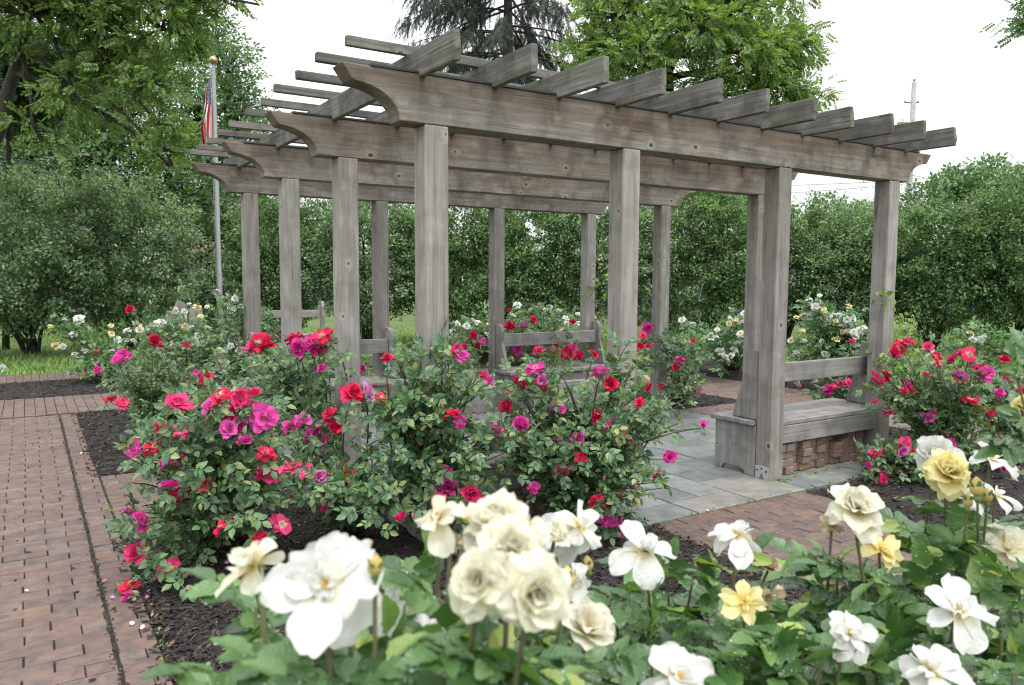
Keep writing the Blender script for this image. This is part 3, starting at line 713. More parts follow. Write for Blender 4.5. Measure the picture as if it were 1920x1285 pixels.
# galvanised anchor plate at the foot of the post by the entrance
pl = MB(); 
xf = XS[2] - 0.004
pl.add([(xf, 0.008, 0.012), (xf, 0.132, 0.012), (xf, 0.132, 0.105), (xf, 0.075, 0.112), (xf, 0.008, 0.105), (xf - 0.003, 0.01, 0.012), (xf - 0.003, 0.13, 0.012), (xf - 0.003, 0.13, 0.103), (xf - 0.003, 0.075, 0.11), (xf - 0.003, 0.01, 0.103)],
       [(0, 1, 6, 5), (1, 2, 7, 6), (2, 3, 8, 7), (3, 4, 9, 8), (4, 0, 5, 9)]); pl.add([(xf - 0.003, 0.01, 0.012), (xf - 0.003, 0.045, 0.012), (xf - 0.003, 0.07, 0.055), (xf - 0.003, 0.095, 0.012), (xf - 0.003, 0.13, 0.012), (xf - 0.003, 0.13, 0.103), (xf - 0.003, 0.075, 0.11), (xf - 0.003, 0.01, 0.103)], [(0, 7, 6, 2, 1), (2, 6, 5, 4, 3)])
plate = pl.obj('anchor_plate', M_STEEL, pg)
for yy, zz in ((0.03, 0.075), (0.115, 0.075), (0.072, 0.09)):
    b = MB(); b.lathe([(0, 0.006), (0.006, 0.005), (0.009, 0), (0.009, -0.002)], 8); me = b.mesh('bolt', M_DARK, True)
    o = link('bolt', me); o.parent = plate; o.location = (xf - 0.003, yy, zz); o.rotation_euler = (0, R(-90), 0)

# ================================================================== BENCHES (built in local axes: x along the bench, y from the posts inwards)
def bench(x0, flip, label, back=True, seed=0):
    rgb = np.random.default_rng(seed)
    yo = 3 * S_ + PW if flip else 0.0
    L = A_ + PW
    org = (x0 + (L if flip else 0), yo, 0.012)
    t = thing('bench', label, 'bench', org, 'timber benches built between the pergola posts', True, R(180) if flip else 0)
    # end panels with an arched foot
    for xx in (-0.0, L - 0.04):
        pr = [(0.145, 0), (0.235, 0), (0.25, 0.028), (0.275, 0.045), (0.435, 0.045), (0.46, 0.03), (0.475, 0), (0.545, 0), (0.545, 0.385), (0.145, 0.385)]
        # outline in y,z : board drawn with local x = y
        o = member('end_panel', 0, 0.04, 0, (xx, 0, 0), 'V', M_BENCH, t, 0.004, [(b, a) for a, b in pr])
        up = [(0.147, 0.432), (0.385, 0.432), (0.365, 0.52), (0.315, 0.66), (0.285, 0.76), (0.278, 0.88), (0.262, 0.93), (0.225, 0.955), (0.147, 0.955)]
        member('upright', 0, 0.04, 0, (xx + (0.012 if xx == 0 else -0.012), 0, 0), 'V', M_BENCH, t, 0.004, [(b, a) for a, b in up])
    for k in range(3):
        y = 0.148 + k * 0.143
        member('seat_board', L + 0.07, 0.137, 0.036, (-0.035, y, 0.390 + rgb.uniform(-.002, .002)), 'X', M_BENCH, t, 0.005)
    member('seat_board', A_ - PW - 0.01, 0.108, 0.036, (PW + 0.005, 0.034, 0.390), 'X', M_BENCH, t, 0.005)
    member('apron', A_ - PW - 0.006, 0.036, 0.135, (PW + 0.003, 0.032, 0.252), 'X', M_BENCH, t, 0.004)
    member('apron', L - 0.086, 0.036, 0.125, (0.043, 0.50, 0.262), 'X', M_BENCH, t, 0.004)
    if back: member('backrest', L - 0.11, 0.042, 0.150, (0.055, 0.195, 0.69), 'X', M_BENCH, t, 0.005)
    return t
bench(XS[2], False, 'grey bench beside the open stone entrance with loose bricks stacked beneath its seat', seed=1)
bench(0.0, False, 'grey bench hidden behind the rose bushes at the two tallest-looking posts', seed=2)
bench(0.0, True, 'far grey bench seen between posts with a plastic tub beneath its seat', seed=3)
bench(XS[2], True, 'far grey bench with pink roses showing under its broad backrest board', seed=4)

# loose bricks under the bench by the entrance
lb = MB(); 
rgk = np.random.default_rng(31)
def brick_mesh():
    import bmesh
    bm = bmesh.new(); bmesh.ops.create_cube(bm, size=1); bmesh.ops.scale(bm, vec=(0.094, 0.195, 0.058), verts=bm.verts)
    bmesh.ops.bevel(bm, geom=list(bm.edges), offset=0.004, segments=1, affect='EDGES')
    me = bpy.data.meshes.new('loose_brick'); bm.to_mesh(me); bm.free(); me.materials.append(M_LOOSE); return me
bmeshs = brick_mesh()
def obj_var_mat(): pass
def stack(x0, n, y, hts, lab, grp):
    for c in range(n):
        stand = rgk.random() < 0.35; z = 0.012
        x = x0 + c * 0.101; yy = rgk.uniform(-.035, .035)
        while z < hts[c % len(hts)]:
            o = link('loose_brick', bmeshs)
            if stand and z < 0.1:
                o.rotation_euler = (R(90), 0, rgk.uniform(-.03, .03)); hgt = 0.195
            else:
                o.rotation_euler = (0, 0, rgk.uniform(-.07, .07)); hgt = 0.058
            o.location = (x + rgk.uniform(-.003, .003), y + yy + (rgk.uniform(-.02, .02) if hgt < .1 else -0.06), z + hgt / 2 + 0.0005)
            z += hgt + 0.001
            tag(o, lab, 'brick', grp)
stack(XS[2] + PW + 0.055, 11, 0.19, [0.19, 0.2, 0.24, 0.19, 0.22, 0.19, 0.24, 0.18, 0.2, 0.19, 0.23], 'loose clay brick stacked under the bench by the stone entrance', 'bricks under the entrance bench')
stack(XS[0] + PW + 0.12, 10, 0.22, [0.13, 0.19, 0.13], 'loose clay brick stacked under the bench behind the rose bushes', 'bricks under the hidden bench')
# plastic tub under a far bench
tb = MB(); q = P(588, 775, 8.6)
def rbox(mb, cx, cy, z, a, b, r=0.03, k=4):
    pts = []
    for sx, sy, a0 in ((1, 1, 0), (-1, 1, 90), (-1, -1, 180), (1, -1, 270)):
        for i in range(k + 1):
            an = R(a0 + 90 * i / k); pts.append((cx + sx * (a - r) + r * math.cos(an), cy + sy * (b - r) + r * math.sin(an), z))
    return pts
rings = [rbox(tb, 0.62, 3.68, z, a, b) for z, a, b in ((0.012, 0.17, 0.11), (0.19, 0.20, 0.13), (0.192, 0.215, 0.145), (0.215, 0.215, 0.145), (0.215, 0.20, 0.13), (0.03, 0.17, 0.11))]
n_ = len(rings[0]); V = [p for r in rings for p in r]; F = []
for i in range(len(rings) - 1):
    for k in range(n_): F.append((i * n_ + k, i * n_ + (k + 1) % n_, (i + 1) * n_ + (k + 1) % n_, (i + 1) * n_ + k))
tb.add(V, F); tb.add(rings[-1], [tuple(range(n_))]); 
o = tb.obj('plastic_tub', M_TUB, None, False); tag(o, 'pale grey plastic tub stored under the far bench', 'tub')

# ================================================================== FLAGPOLE AND FLAG
fb = P(411, 523, 16.0); fx, fy = fb[0], fb[1]
fp = thing('flagpole', 'silver metal flagpole with a gold ball on its top', 'flagpole', (fx, fy, -0.03))
ztop = P(411, 131, 16.0)[2]
t_ = MB(); t_.tube([(fx, fy, -0.03), (fx, fy, 1.6), (fx, fy, 1.605), (fx, fy, ztop)], [0.062, 0.06, 0.05, 0.036], 14); t_.obj('pole', M_POLE, fp, True)
t_ = MB(); t_.lathe([(0.001, -0.085), (0.03, -0.08), (0.06, -0.06), (0.08, -0.02), (0.083, 0.01), (0.07, 0.045), (0.04, 0.075), (0.001, 0.085)], 16, 0, (fx, fy, ztop + 0.09)); t_.obj('ball', M_BALL, fp, True)
t_ = MB(); t_.tube([(fx - 0.06, fy - 0.03, ztop - 0.05), (fx - 0.07, fy - 0.03, 3.2), (fx - 0.06, fy - 0.02, 1.2)], 0.005, 5); t_.obj('halyard', M_UTIL, fp, True)
# limp flag: hoist down the pole, fly hanging in folds
m, t, p = newmat('flag_cloth')
uv = t.nodes.new('ShaderNodeUVMap'); sp = t.nodes.new('ShaderNodeSeparateXYZ'); t.links.new(uv.outputs[0], sp.inputs[0])
U_, V_ = sp.outputs[0], sp.outputs[1]
st_ = math_n(t, 'GREATER_THAN', math_n(t, 'MODULO', math_n(t, 'MULTIPLY', V_, 13.0), 2.0), 1.0)
stripe = mixc(t, st_, (0.42, 0.012, 0.03), (0.75, 0.74, 0.72))
can = math_n(t, 'MULTIPLY', math_n(t, 'LESS_THAN', U_, 0.40), math_n(t, 'GREATER_THAN', V_, 6 / 13))
# 9 staggered rows of stars
cu = math_n(t, 'MULTIPLY', U_, 6 / 0.40); cv = math_n(t, 'MULTIPLY', math_n(t, 'SUBTRACT', V_, 6 / 13), 5 / (7 / 13))
def dots(ou, ov):
    du = math_n(t, 'SUBTRACT', math_n(t, 'FRACT', math_n(t, 'ADD', cu, ou)), 0.5); dv = math_n(t, 'SUBTRACT', math_n(t, 'FRACT', math_n(t, 'ADD', cv, ov)), 0.5)
    an = math_n(t, 'ARCTAN2', dv, du); rr = math_n(t, 'SQRT', math_n(t, 'ADD', math_n(t, 'MULTIPLY', du, du), math_n(t, 'MULTIPLY', dv, dv)))
    star = math_n(t, 'ADD', 0.20, math_n(t, 'MULTIPLY', math_n(t, 'COSINE', math_n(t, 'MULTIPLY', an, 5.0)), 0.07))
    return math_n(t, 'LESS_THAN', rr, star)
stars = math_n(t, 'MAXIMUM', dots(0, 0), dots(0.5, 0.5))
canton = mixc(t, stars, (0.012, 0.022, 0.12), (0.8, 0.8, 0.8))
colf = mixc(t, can, stripe, canton)
t.links.new(colf, p.inputs['Base Color']); p.inputs['Roughness'].default_value = 0.8
M_FLAG = m
def flag():
    nu, nv = 40, 48; V = []; UVs = []
    zt = P(405, 158, 16.0)[2]; 
    rv = np.array([RT[0], RT[1], 0]); rv /= np.linalg.norm(rv); fv = np.array([FWD[0], FWD[1], 0]); fv /= np.linalg.norm(fv)
    for i in range(nu + 1):
        s = i / nu                       # along the fly
        for k in range(nv + 1):
            h = k / nv                   # along the hoist, 1 at the top
            g = 1 - h; fold = math.sin(g * 15.0 + 1.2 * s) * (0.05 + 0.03 * s)
            ww = (0.11 + 0.12 * min(1.0, s * 1.7)) * (1 - 0.35 * max(0, s - 0.6) / 0.4)
            gx = min(g ** 0.6, 0.70 + 0.30 * min(1.0, max(0.0, (s - 0.32) / 0.2))); fold += 0.05 * (g > 0.54) * (1 if s < 0.4 else max(0.0, 1 - (s - 0.4) / 0.15))
            x = -0.05 - ww * gx - 0.018 * math.sin(g * 9 + s * 7)
            z = zt - s * (1.22 - 0.16 * math.sin(g * 3.1)) - g * (0.10 + 0.22 * s)
            b = np.array([fx, fy, z]) + rv * x + fv * fold * (0.3 + s)
            V.append(b); UVs.append((s, h))
    F = [(i * (nv + 1) + k, (i + 1) * (nv + 1) + k, (i + 1) * (nv + 1) + k + 1, i * (nv + 1) + k + 1) for i in range(nu) for k in range(nv)]
    me = bpy.data.meshes.new('flag'); me.from_pydata([tuple(v) for v in V], [], F); uvl = me.uv_layers.new(name='UVMap')
    for l in me.loops: uvl.data[l.index].uv = UVs[l.vertex_index]
    for pl_ in me.polygons: pl_.use_smooth = True
    me.materials.append(M_FLAG); o = link('flag', me)
    tag(o, 'limp stars and stripes flag hanging in folds on the flagpole', 'flag')
flag()

# ================================================================== UTILITY POLE, WIRES, HOUSES BEHIND
ub = P(1697, 521, 42.0); ux, uy = ub[0], ub[1]
up_ = thing('utility_pole', 'grey wooden utility pole rising behind the pergola roof end', 'utility pole', (ux, uy, -0.03))
uzt = P(1695, 162, 42.0)[2]
t_ = MB(); t_.tube([(ux, uy, -0.03), (ux, uy, uzt)], [0.19, 0.125], 12); t_.obj('pole', M_UTIL, up_, True)
rvv = np.array([RT[0], RT[1], 0])
def upart(name, pts, rad, mat, sides=8):
    q = MB(); q.tube(pts, rad, sides); return q.obj(name, mat, up_, True)
upart('insulator', [(ux, uy, uzt), (ux, uy, uzt + 0.08), (ux, uy, uzt + 0.09), (ux, uy, uzt + 0.22)], [0.04, 0.04, 0.08, 0.05], M_STEEL)
z1 = P(1695, 199, 42.0)[2]
for sx in (-1, 1):
    q0 = np.array([ux, uy, z1]); q1 = q0 + rvv * sx * (0.45 if sx < 0 else 0.25)
    upart('bracket', [q0, q1], 0.03, M_DARK, 6); upart('insulator', [q1, q1 + np.array([0, 0, 0.16])], [0.06, 0.035], M_STEEL)
z2 = P(1676, 236, 42.0)[2]
q = np.array([ux, uy, z2]) - rvv * 0.52
tr_ = upart('transformer', [q + np.array([0, 0, -0.8]), q, q + np.array([0, 0, 0.03]), q + np.array([0, 0, 0.08])], [0.27, 0.27, 0.29, 0.2], M_STEEL, 16)
upart('bushing', [q + np.array([0, 0, 0.08]), q + np.array([0, 0, 0.3])], [0.05, 0.03], M_STEEL)
def wire(a, b, sag, label, rad=0.012):
    a, b = np.asarray(a), np.asarray(b); s = np.linspace(0, 1, 24)[:, None]
    pts = a + (b - a) * s; pts[:, 2] -= sag * 4 * (s * (1 - s))[:, 0]
    m_ = MB(); m_.tube(pts, rad, 5); o = m_.obj('power_line', M_DARK, None, True); tag(o, label, 'power line', 'overhead wires')
wire(P(-80, 283, 19), P(700, 372, 24), 0.15, 'thin dark overhead wire crossing the trees above the big silvery shrub', 0.016)
wire(P(-60, 310, 20), P(720, 402, 25), 0.15, 'lower thin dark wire slanting down behind the flagpole', 0.014)
wire(P(1400, 350, 60), (ux, uy, P(1697, 340, 42)[2]), 0.05, 'faint wire running to the utility pole under the beam', 0.014)
wire(P(1400, 366, 60), (ux, uy, P(1697, 346, 42)[2]), 0.08, 'faint lower wire running to the utility pole under the beam', 0.014)
wire((ux, uy, P(1697, 330, 42)[2]), P(2000, 372, 30), 0.1, 'faint wire leaving the utility pole over the tall hedge', 0.012)

def house(label, c, rot, L, Wd, Hh, rise, wall, win=2):
    t = thing('house', label, 'house', (c[0], c[1], -0.03), None, True, rot)
    q = MB(); l, w_ = L / 2, Wd / 2
    v = [(-l, -w_, 0), (l, -w_, 0), (l, w_, 0), (-l, w_, 0), (-l, -w_, Hh), (l, -w_, Hh), (l, w_, Hh), (-l, w_, Hh), (-l, 0, Hh + rise), (l, 0, Hh + rise)]
    q.add(v, [(0, 1, 5, 4), (2, 3, 7, 6)]); q.add(v, [(1, 2, 6, 9, 5), (3, 0, 4, 8, 7)]); q.obj('wall', wall, t)
    q = MB(); o_ = 0.4; k = rise / w_
    for sy in (-1, 1):
        ye, ze = sy * (w_ + o_), Hh - o_ * k
        q.add([(-l - o_, ye, ze + .02), (l + o_, ye, ze + .02), (l + o_, 0, Hh + rise + .02), (-l - o_, 0, Hh + rise + .02), (-l - o_, ye, ze + .16), (l + o_, ye, ze + .16), (l + o_, 0, Hh + rise + .18), (-l - o_, 0, Hh + rise + .18)],
              [(4, 5, 6, 7), (3, 2, 1, 0), (0, 1, 5, 4), (1, 2, 6, 5), (3, 0, 4, 7)])
    q.obj('roof', M_ROOF, t)
    for i in range(win):
        x = -l + L * (i + .5) / win
        q = MB(); q.box(x - .55, x + .55, -w_ - .06, -w_ + .02, 1.0, 2.3); wn = q.obj('window', M_WTRIM, t)
        q = MB(); q.box(x - .47, x + .47, -w_ - .075, -w_ - .05, 1.08, 2.22); pn = q.obj('pane', M_GLASS, None); pn.parent = wn
    return t
hc = P(520, 560, 42); house('brown roofed house half hidden behind the hedge near the flagpole', hc, R(-20), 8, 7, 2.7, 1.7, M_SIDING, 3)
hc = P(1335, 560, 33); house('grey sided building glimpsed through gaps in the hedge', hc, R(-30), 9, 6, 2.3, 0.5, M_SIDING, 3)

def car(label, c, rot):
    t = thing('parked_car', label, 'car', (c[0], c[1], -0.03), None, True, rot)
    q = MB(); pr = [(-2.1, .35), (-2.15, .75), (-1.9, .92), (-1.3, .98), (-.75, 1.42), (.75, 1.45), (1.45, 1.0), (2.05, .85), (2.15, .5), (2.05, .33)]
    n = len(pr); v = [(x, -.85 + (.14 if z > 1.2 else 0), z) for x, z in pr] + [(x, .85 - (.14 if z > 1.2 else 0), z) for x, z in pr]
    q.add(v, [(i, (i + 1) % n, (i + 1) % n + n, i + n) for i in range(n)]); q.add(v, [tuple(range(n))[::-1], tuple(range(n, 2 * n))]); q.obj('body', M_BLUE, t)
    q = MB()
    for s in (-1, 1): q.add([(-1.15, s * .857, 1.02), (1.2, s * .857, 1.02), (.7, s * .73, 1.38), (-.7, s * .73, 1.36)], [(0, 1, 2, 3)])
    q.obj('window', M_GLASS, t)
    for x in (-1.35, 1.35):
        for s in (-1, 1):
            q = MB(); q.tube([(x, s * .66, .32), (x, s * .88, .32)], .32, 16); q.obj('wheel', M_RUBBER, t)
cc = P(1890, 600, 30); car('blue car parked beyond the dark hedge, only glimpses showing', cc, R(-35))

# ================================================================== SHRUBS, HEDGE AND TREES
def plant_lobes(specs):
    # (u, v, depth, half width px, half height px, half depth m)
    out = []
    for (u, v, d, rw, rh, rd) in specs:
        c = P(u, v, d); out.append((c[0], c[1], c[2], (rw / FPX * d + rd) / 2, (rw / FPX * d + rd) / 2, rh / FPX * d))
    return out
def shrub(name, label, cat, u, vb, vt, d, wpx, mat, n=9000, ls=0.075, seed=0, stems=6, clear=0.35, group=None, dep=None, clusters=None, top=0.0):
    """multi-stemmed shrub: leaves gathered in many small clumps through a rounded crown, bare stems below"""
    rg = np.random.default_rng(seed)
    g = CAM + d * (FWD + RT * ((u - 960) / FPX)); base = np.array([g[0], g[1], -0.03])
    zt = P(u, vt, d)[2]; wr = wpx / 2 / FPX * d; dr = dep or wr * 0.9
    root = thing(name, label, cat, base, group)
    fdir = nrm(np.array([FWD[0], FWD[1], 0])); sdir_ = nrm(np.array([RT[0], RT[1], 0]))
    nc = clusters or int(60 + n / 110)
    d3 = nrm(rg.normal(size=(nc, 3))); r = 0.35 + 0.65 * rg.random(nc) ** 0.45
    # bias to the seen side and the top
    d3[:, 1] = np.where(d3[:, 1] > 0.35, -d3[:, 1], d3[:, 1])
    lump = 1 + 0.16 * np.sin(d3[:, 0] * 5 + seed) * np.cos(d3[:, 2] * 4 + seed * 2) + rg.normal(0, 0.11, nc)
    zc = (zt + clear) / 2; hz = (zt - clear) / 2
    prof = np.where(d3[:, 2] < 0, 1.0 - 0.25 * d3[:, 2] ** 2, 1.0)
    ctr = np.stack([d3[:, 0] * r * lump * wr * prof, d3[:, 1] * r * lump * dr * prof, d3[:, 2] * r * lump * hz], -1)
    W3 = base + ctr[:, 0:1] * sdir_ + ctr[:, 1:2] * fdir + np.stack([0 * ctr[:, 2], 0 * ctr[:, 2], ctr[:, 2] + zc - base[2]], -1)
    per = n // nc
    cs = rg.uniform(0.5, 1.25, nc) * max(0.16, wr * 0.17)
    q = nrm(rg.normal(size=(nc, per, 3))) * (rg.random((nc, per, 1)) ** 0.45) * cs[:, None, None] * np.array([1, 1, 0.75])
    pos = (W3[:, None, :] + q).reshape(-1, 3); out = nrm(pos - (base + np.array([0, 0, zc])))
    # upright whips breaking the outline
    pos[:, 2] = np.maximum(pos[:, 2], 0.05)
    k = len(pos)
    yd = out * 0.8 + rg.normal(size=(k, 3)) * 0.7 + np.array([0, 0, 0.1]); zd = np.array([0, 0, 0.9]) + out * 0.5 + rg.normal(size=(k, 3)) * 0.45
    m_ = MB(); m_.scatter(LEAF0[0] * np.array([1.25, 1, 1]), LEAF0[1], pos, yd, zd, ls * rg.uniform(0.6, 1.3, k))
    # fine shoots sticking up out of the crown
    nw = int(nc * 0.5); top_i = np.argsort(-W3[:, 2])[:nw]
    wp = []; 
    for i in top_i:
        L = rg.uniform(0.15, 0.65) * (1 + top); dv = nrm(np.array([0, 0, 1.0]) + rg.normal(size=3) * 0.35)
        for s in np.linspace(0.1, 1, 9): wp.append(W3[i] + dv * L * s + np.array([0, 0, cs[i] * .5]))
    wp = np.array(wp); kk = len(wp); yd = rg.normal(size=(kk, 3)) + np.array([0, 0, .6])
    m_.scatter(LEAF0[0] * np.array([1.25, 1, 1]), LEAF0[1], wp, yd, rg.normal(size=(kk, 3)) * .5 + np.array([0, 0, 1]), ls * 0.8 * rg.uniform(0.6, 1.2, kk))
    m_.obj('foliage', mat, root)
    s_ = MB()
    for i in range(stems):
        a = rg.uniform(0, 6.28); b0 = base + np.array([math.cos(a) * .12, math.sin(a) * .12, 0]); tgt = W3[rg.integers(nc)]
        tgt = base + (tgt - base) * np.array([.9, .9, 1])
        s_.tube(bez(b0, b0 + (tgt - b0) * np.array([.3, .3, .55]), tgt, 7), np.linspace(0.04, 0.012, 7), 6)
    s_.obj('stems', M_BARK, root, True)
    return root
HG = 'hedge shrubs around the rose garden'
shrub('shrub', 'big silvery green shrub beside the lawn with bare stems showing at its foot', 'shrub', 60, 655, 332, 15.2, 380, M_HEDGE, 40000, 0.068, 1, 9, 0.45, 'large shrubs by the lawn')
shrub('shrub', 'tall rounded silvery shrub just left of the flagpole', 'shrub', 245, 650, 338, 16.0, 275, M_HEDGE, 34000, 0.068, 2, 8, 0.45, 'large shrubs by the lawn', top=.3)
shrub('shrub', 'small pale shrub directly behind the flagpole foot', 'shrub', 405, 640, 505, 17.5, 130, M_HEDGE, 12000, 0.066, 3, 5, 0.3)
hedges = [(540, 360, 18.5, 245, 'hedge shrub filling the gap between the two end posts at the pergola corner'), (690, 362, 18.0, 245, 'hedge shrub with open dark stems behind the narrow rear post'), (850, 357, 18.2, 255, 'dense hedge shrub framed by the thick front post and a slim rear post'),
          (1010, 364, 18.0, 255, 'dense dark hedge shrub above the far bench with pink roses'), (1165, 358, 17.6, 245, 'hedge shrub behind the thick second front post'), (1320, 344, 17.8, 255, 'hedge shrub with a dark tree behind, over the brick side path'),
          (1470, 397, 18.5, 245, 'hedge shrub partly covered by the post at the stone entrance'), (1600, 402, 18.0, 235, 'hedge shrub behind the white rose bush, framed by the last bench posts')]
for i, (u, vt, d, wpx, lab) in enumerate(hedges):
    shrub('hedge_shrub', lab, 'shrub', u, 640, vt, d, wpx, M_HEDGE if i % 3 == 1 else M_HEDGE2, 34000, 0.070, 20 + i, 8, 0.36, HG, dep=1.2)
shrub('hedge_shrub', 'tall hedge shrub next to the end post under the utility pole', 'shrub', 1750, 640, 382, 17.0, 270, M_HEDGE2, 34000, 0.07, 31, 7, 0.42, HG)
shrub('hedge_shrub', 'tallest hedge shrub, dark at its foot with thin trunks, beyond the pink roses', 'shrub', 1900, 640, 345, 16.5, 290, M_HEDGE2, 36000, 0.07, 32, 8, 0.5, HG)

def tree(name, label, u, d, trunk, lobes, mat, spray, n_sprays, ssize, seed, trad=0.25, per=14, crad=0.8, droop=0.3, limbs=True, low=-0.5, group=None, upw=0.6, inner=0.45, up=True, limb=0.5):
    """trunk through the given points, a limb to each lobe, twigs to many clumps of leaf sprays"""
    rg = np.random.default_rng(seed)
    tr = [np.asarray(q, float) for q in trunk]; base = tr[0]
    root = thing(name, label, 'tree', base, group)
    T = MB(); tp = np.array(tr)
    s = np.linspace(0, 1, 14); ts = np.linspace(0, 1, len(tp)); path = np.stack([np.interp(s, ts, tp[:, i]) for i in range(3)], -1)
    path[1:-1] += rg.normal(size=(12, 3)) * trad * 0.18
    T.tube(path, np.linspace(trad, trad * 0.35, 14), 10)
    ncl = max(6, n_sprays // per); cen, dr = shell_points(lobes, ncl, rg, inner, low)
    lob = np.array(lobes); mids = []
    for l in lob:
        k = int(np.argmin(np.abs(path[:, 2] - (l[2] - l[5] * 1.1 if up else l[2] + 1.6)))); k = min(max(k, 3), 12); a = path[k]
        ctr = l[:3] + rg.normal(size=3) * 0.1 * l[3:6]
        T.tube(bez(a, a + (ctr - a) * np.array([.5, .5, .25]), ctr, 9) + np.vstack([np.zeros((1, 3)), rg.normal(size=(8, 3)) * trad * .10]), np.linspace(trad * limb, trad * 0.12, 9), 7)
        mids.append(ctr)
    mids = np.array(mids)
    pos = []; yd = []
    for c, dd in zip(cen, dr):
        m0 = mids[np.argmin(((mids - c) ** 2).sum(1))]
        T.tube(bez(m0, (m0 + c) / 2 + np.array([0, 0, 0.12 * np.linalg.norm(c - m0)]), c, 5), np.linspace(trad * 0.11, trad * 0.03 + 0.004, 5), 4, 0, False)
        q = nrm(rg.normal(size=(per, 3))) * crad * rg.random((per, 1)) ** 0.5 * np.array([1, 1, .55]) * rg.uniform(.6, 1.25)
        pos.append(c + q); yd.append(dd * 0.5 + nrm(q + 1e-6) * 0.9 + rg.normal(size=(per, 3)) * .35 - np.array([0, 0, droop]))
    pos = np.concatenate(pos); yd = np.concatenate(yd); k = len(pos)
    F_ = MB(); F_.scatter(spray[0], spray[1], pos, yd, np.array([0, 0, upw]) + rg.normal(size=(k, 3)) * .4 + VIEW_N * .1, ssize * rg.uniform(.65, 1.25, k))
    T.obj('trunk', M_BARK, root, True)
    F_.obj('crown', mat, root)
    return root
def LB(u, v, d, rw, rh, rd=None):
    c = P(u, v, d); a = rw / FPX * d; return (c[0], c[1], c[2], a, rd or a, rh / FPX * d)
def gp(u, d): q = CAM + d * (FWD + RT * ((u - 960) / FPX)); return (q[0], q[1], -0.03)
# the big walnut overhanging from the left: its trunk leans in at the picture's edge
tree('walnut_tree', 'large walnut tree leaning in over the lawn with long drooping leafy branches', 0, 13, [gp(-70, 13), P(-40, 330, 13), P(5, 205, 13), P(45, 60, 13), P(62, -90, 13)],
     [LB(60, 20, 12.5, 110, 80), LB(190, 40, 12.2, 80, 60), LB(300, 50, 12.0, 70, 60), LB(355, 5, 12.0, 45, 35), LB(420, -10, 12.0, 24, 26), LB(270, 160, 12.3, 60, 60), LB(215, 110, 13, 70, 60), LB(300, 170, 12.2, 36, 50), LB(295, 230, 12.2, 30, 45), LB(90, -70, 12.5, 160, 90), LB(300, -60, 12, 110, 60), LB(485, 8, 11.8, 10, 8), LB(290, 270, 12.4, 35, 35), LB(320, 310, 12.6, 14, 30), LB(150, 190, 12.6, 50, 40), LB(60, 250, 12.6, 40, 30)],
     M_WALNUT, PINNATE, 3600, 0.30, 41, 0.15, 11, 0.34, 0.55, True, -0.7, up=False, limb=0.33)
tree('yew_tree', 'dark fine needled evergreen behind the leaning walnut trunk', 20, 16, [gp(10, 16), P(15, 300, 16), P(20, 60, 16)], [LB(30, 130, 16, 85, 55), LB(60, 175, 16, 60, 45), LB(-10, 190, 16, 80, 60), LB(0, 80, 16, 60, 40)], M_YEW, SPRAY, 1500, 0.55, 42, 0.07, 12, 0.55, 0.15)
tree('maple_tree', 'broad mid green tree filling the space behind the silvery shrubs', 150, 26, [gp(140, 26), P(145, 300, 26), P(150, 120, 26)],
     [LB(120, 250, 26, 110, 80), LB(230, 230, 26, 100, 80), LB(60, 300, 25, 110, 70), LB(200, 310, 25, 120, 60), LB(320, 300, 25, 80, 70), LB(20, 200, 27, 100, 90), LB(280, 150, 27, 90, 70), LB(130, 130, 27, 90, 60), LB(60, 380, 25, 110, 60), LB(220, 380, 25, 110, 50), LB(350, 380, 25, 70, 60)], M_DARKTREE, compound(LEAF0, 3, 60, .5), 9000, 0.42, 43, 0.35, 16, 0.95, 0.2)
tree('linden_tree', 'medium green tree standing right behind the flag and flagpole', 430, 30, [gp(420, 30), P(425, 350, 30), P(430, 160, 30)],
     [LB(430, 140, 30, 45, 60), LB(440, 210, 30, 50, 60), LB(380, 230, 29, 60, 70), LB(450, 290, 29, 60, 60), LB(390, 330, 28, 70, 60), LB(430, 400, 28, 80, 60), LB(400, 80, 31, 45, 50), LB(350, 120, 31, 60, 60)], M_FARTREE, compound(LEAF0, 3, 60, .5), 4800, 0.40, 44, 0.3, 16, 0.9, 0.2)
tree('shade_tree', 'dark tree closing the view low behind the hedge near the flagpole', 330, 36, [gp(320, 36), P(330, 400, 36)], [LB(280, 420, 34, 120, 70), LB(430, 450, 34, 90, 60), LB(130, 430, 34, 140, 70), LB(0, 430, 34, 120, 90), LB(560, 440, 40, 90, 40)], M_DARKTREE, compound(LEAF0, 3, 60, .5), 5200, 0.5, 45, 0.3, 16, 1.1, 0.2)
tree('locust_tree', 'bright yellow green tree rising above the pergola roof', 1270, 21, [gp(1262, 21), P(1262, 300, 21), P(1255, 120, 21), P(1235, -40, 21)],
     [LB(1150, 40, 20.5, 80, 55), LB(1110, 100, 20.5, 55, 45), LB(1200, 110, 20, 85, 50), LB(1290, 60, 20, 90, 60), LB(1380, 40, 20.5, 85, 50), LB(1470, 95, 20.5, 60, 45), LB(1400, 120, 20, 80, 45), LB(1500, 185, 21, 48, 30), LB(1340, 170, 20.5, 70, 40), LB(1430, -10, 21, 100, 45), LB(1250, -30, 21, 130, 50), LB(1450, 160, 20.5, 45, 35), LB(1500, 85, 20.5, 36, 28), LB(1530, 190, 21, 28, 22)],
     M_BRIGHT, PINNATE, 6600, 0.38, 46, 0.20, 13, 0.48, 0.55, True, -0.7)
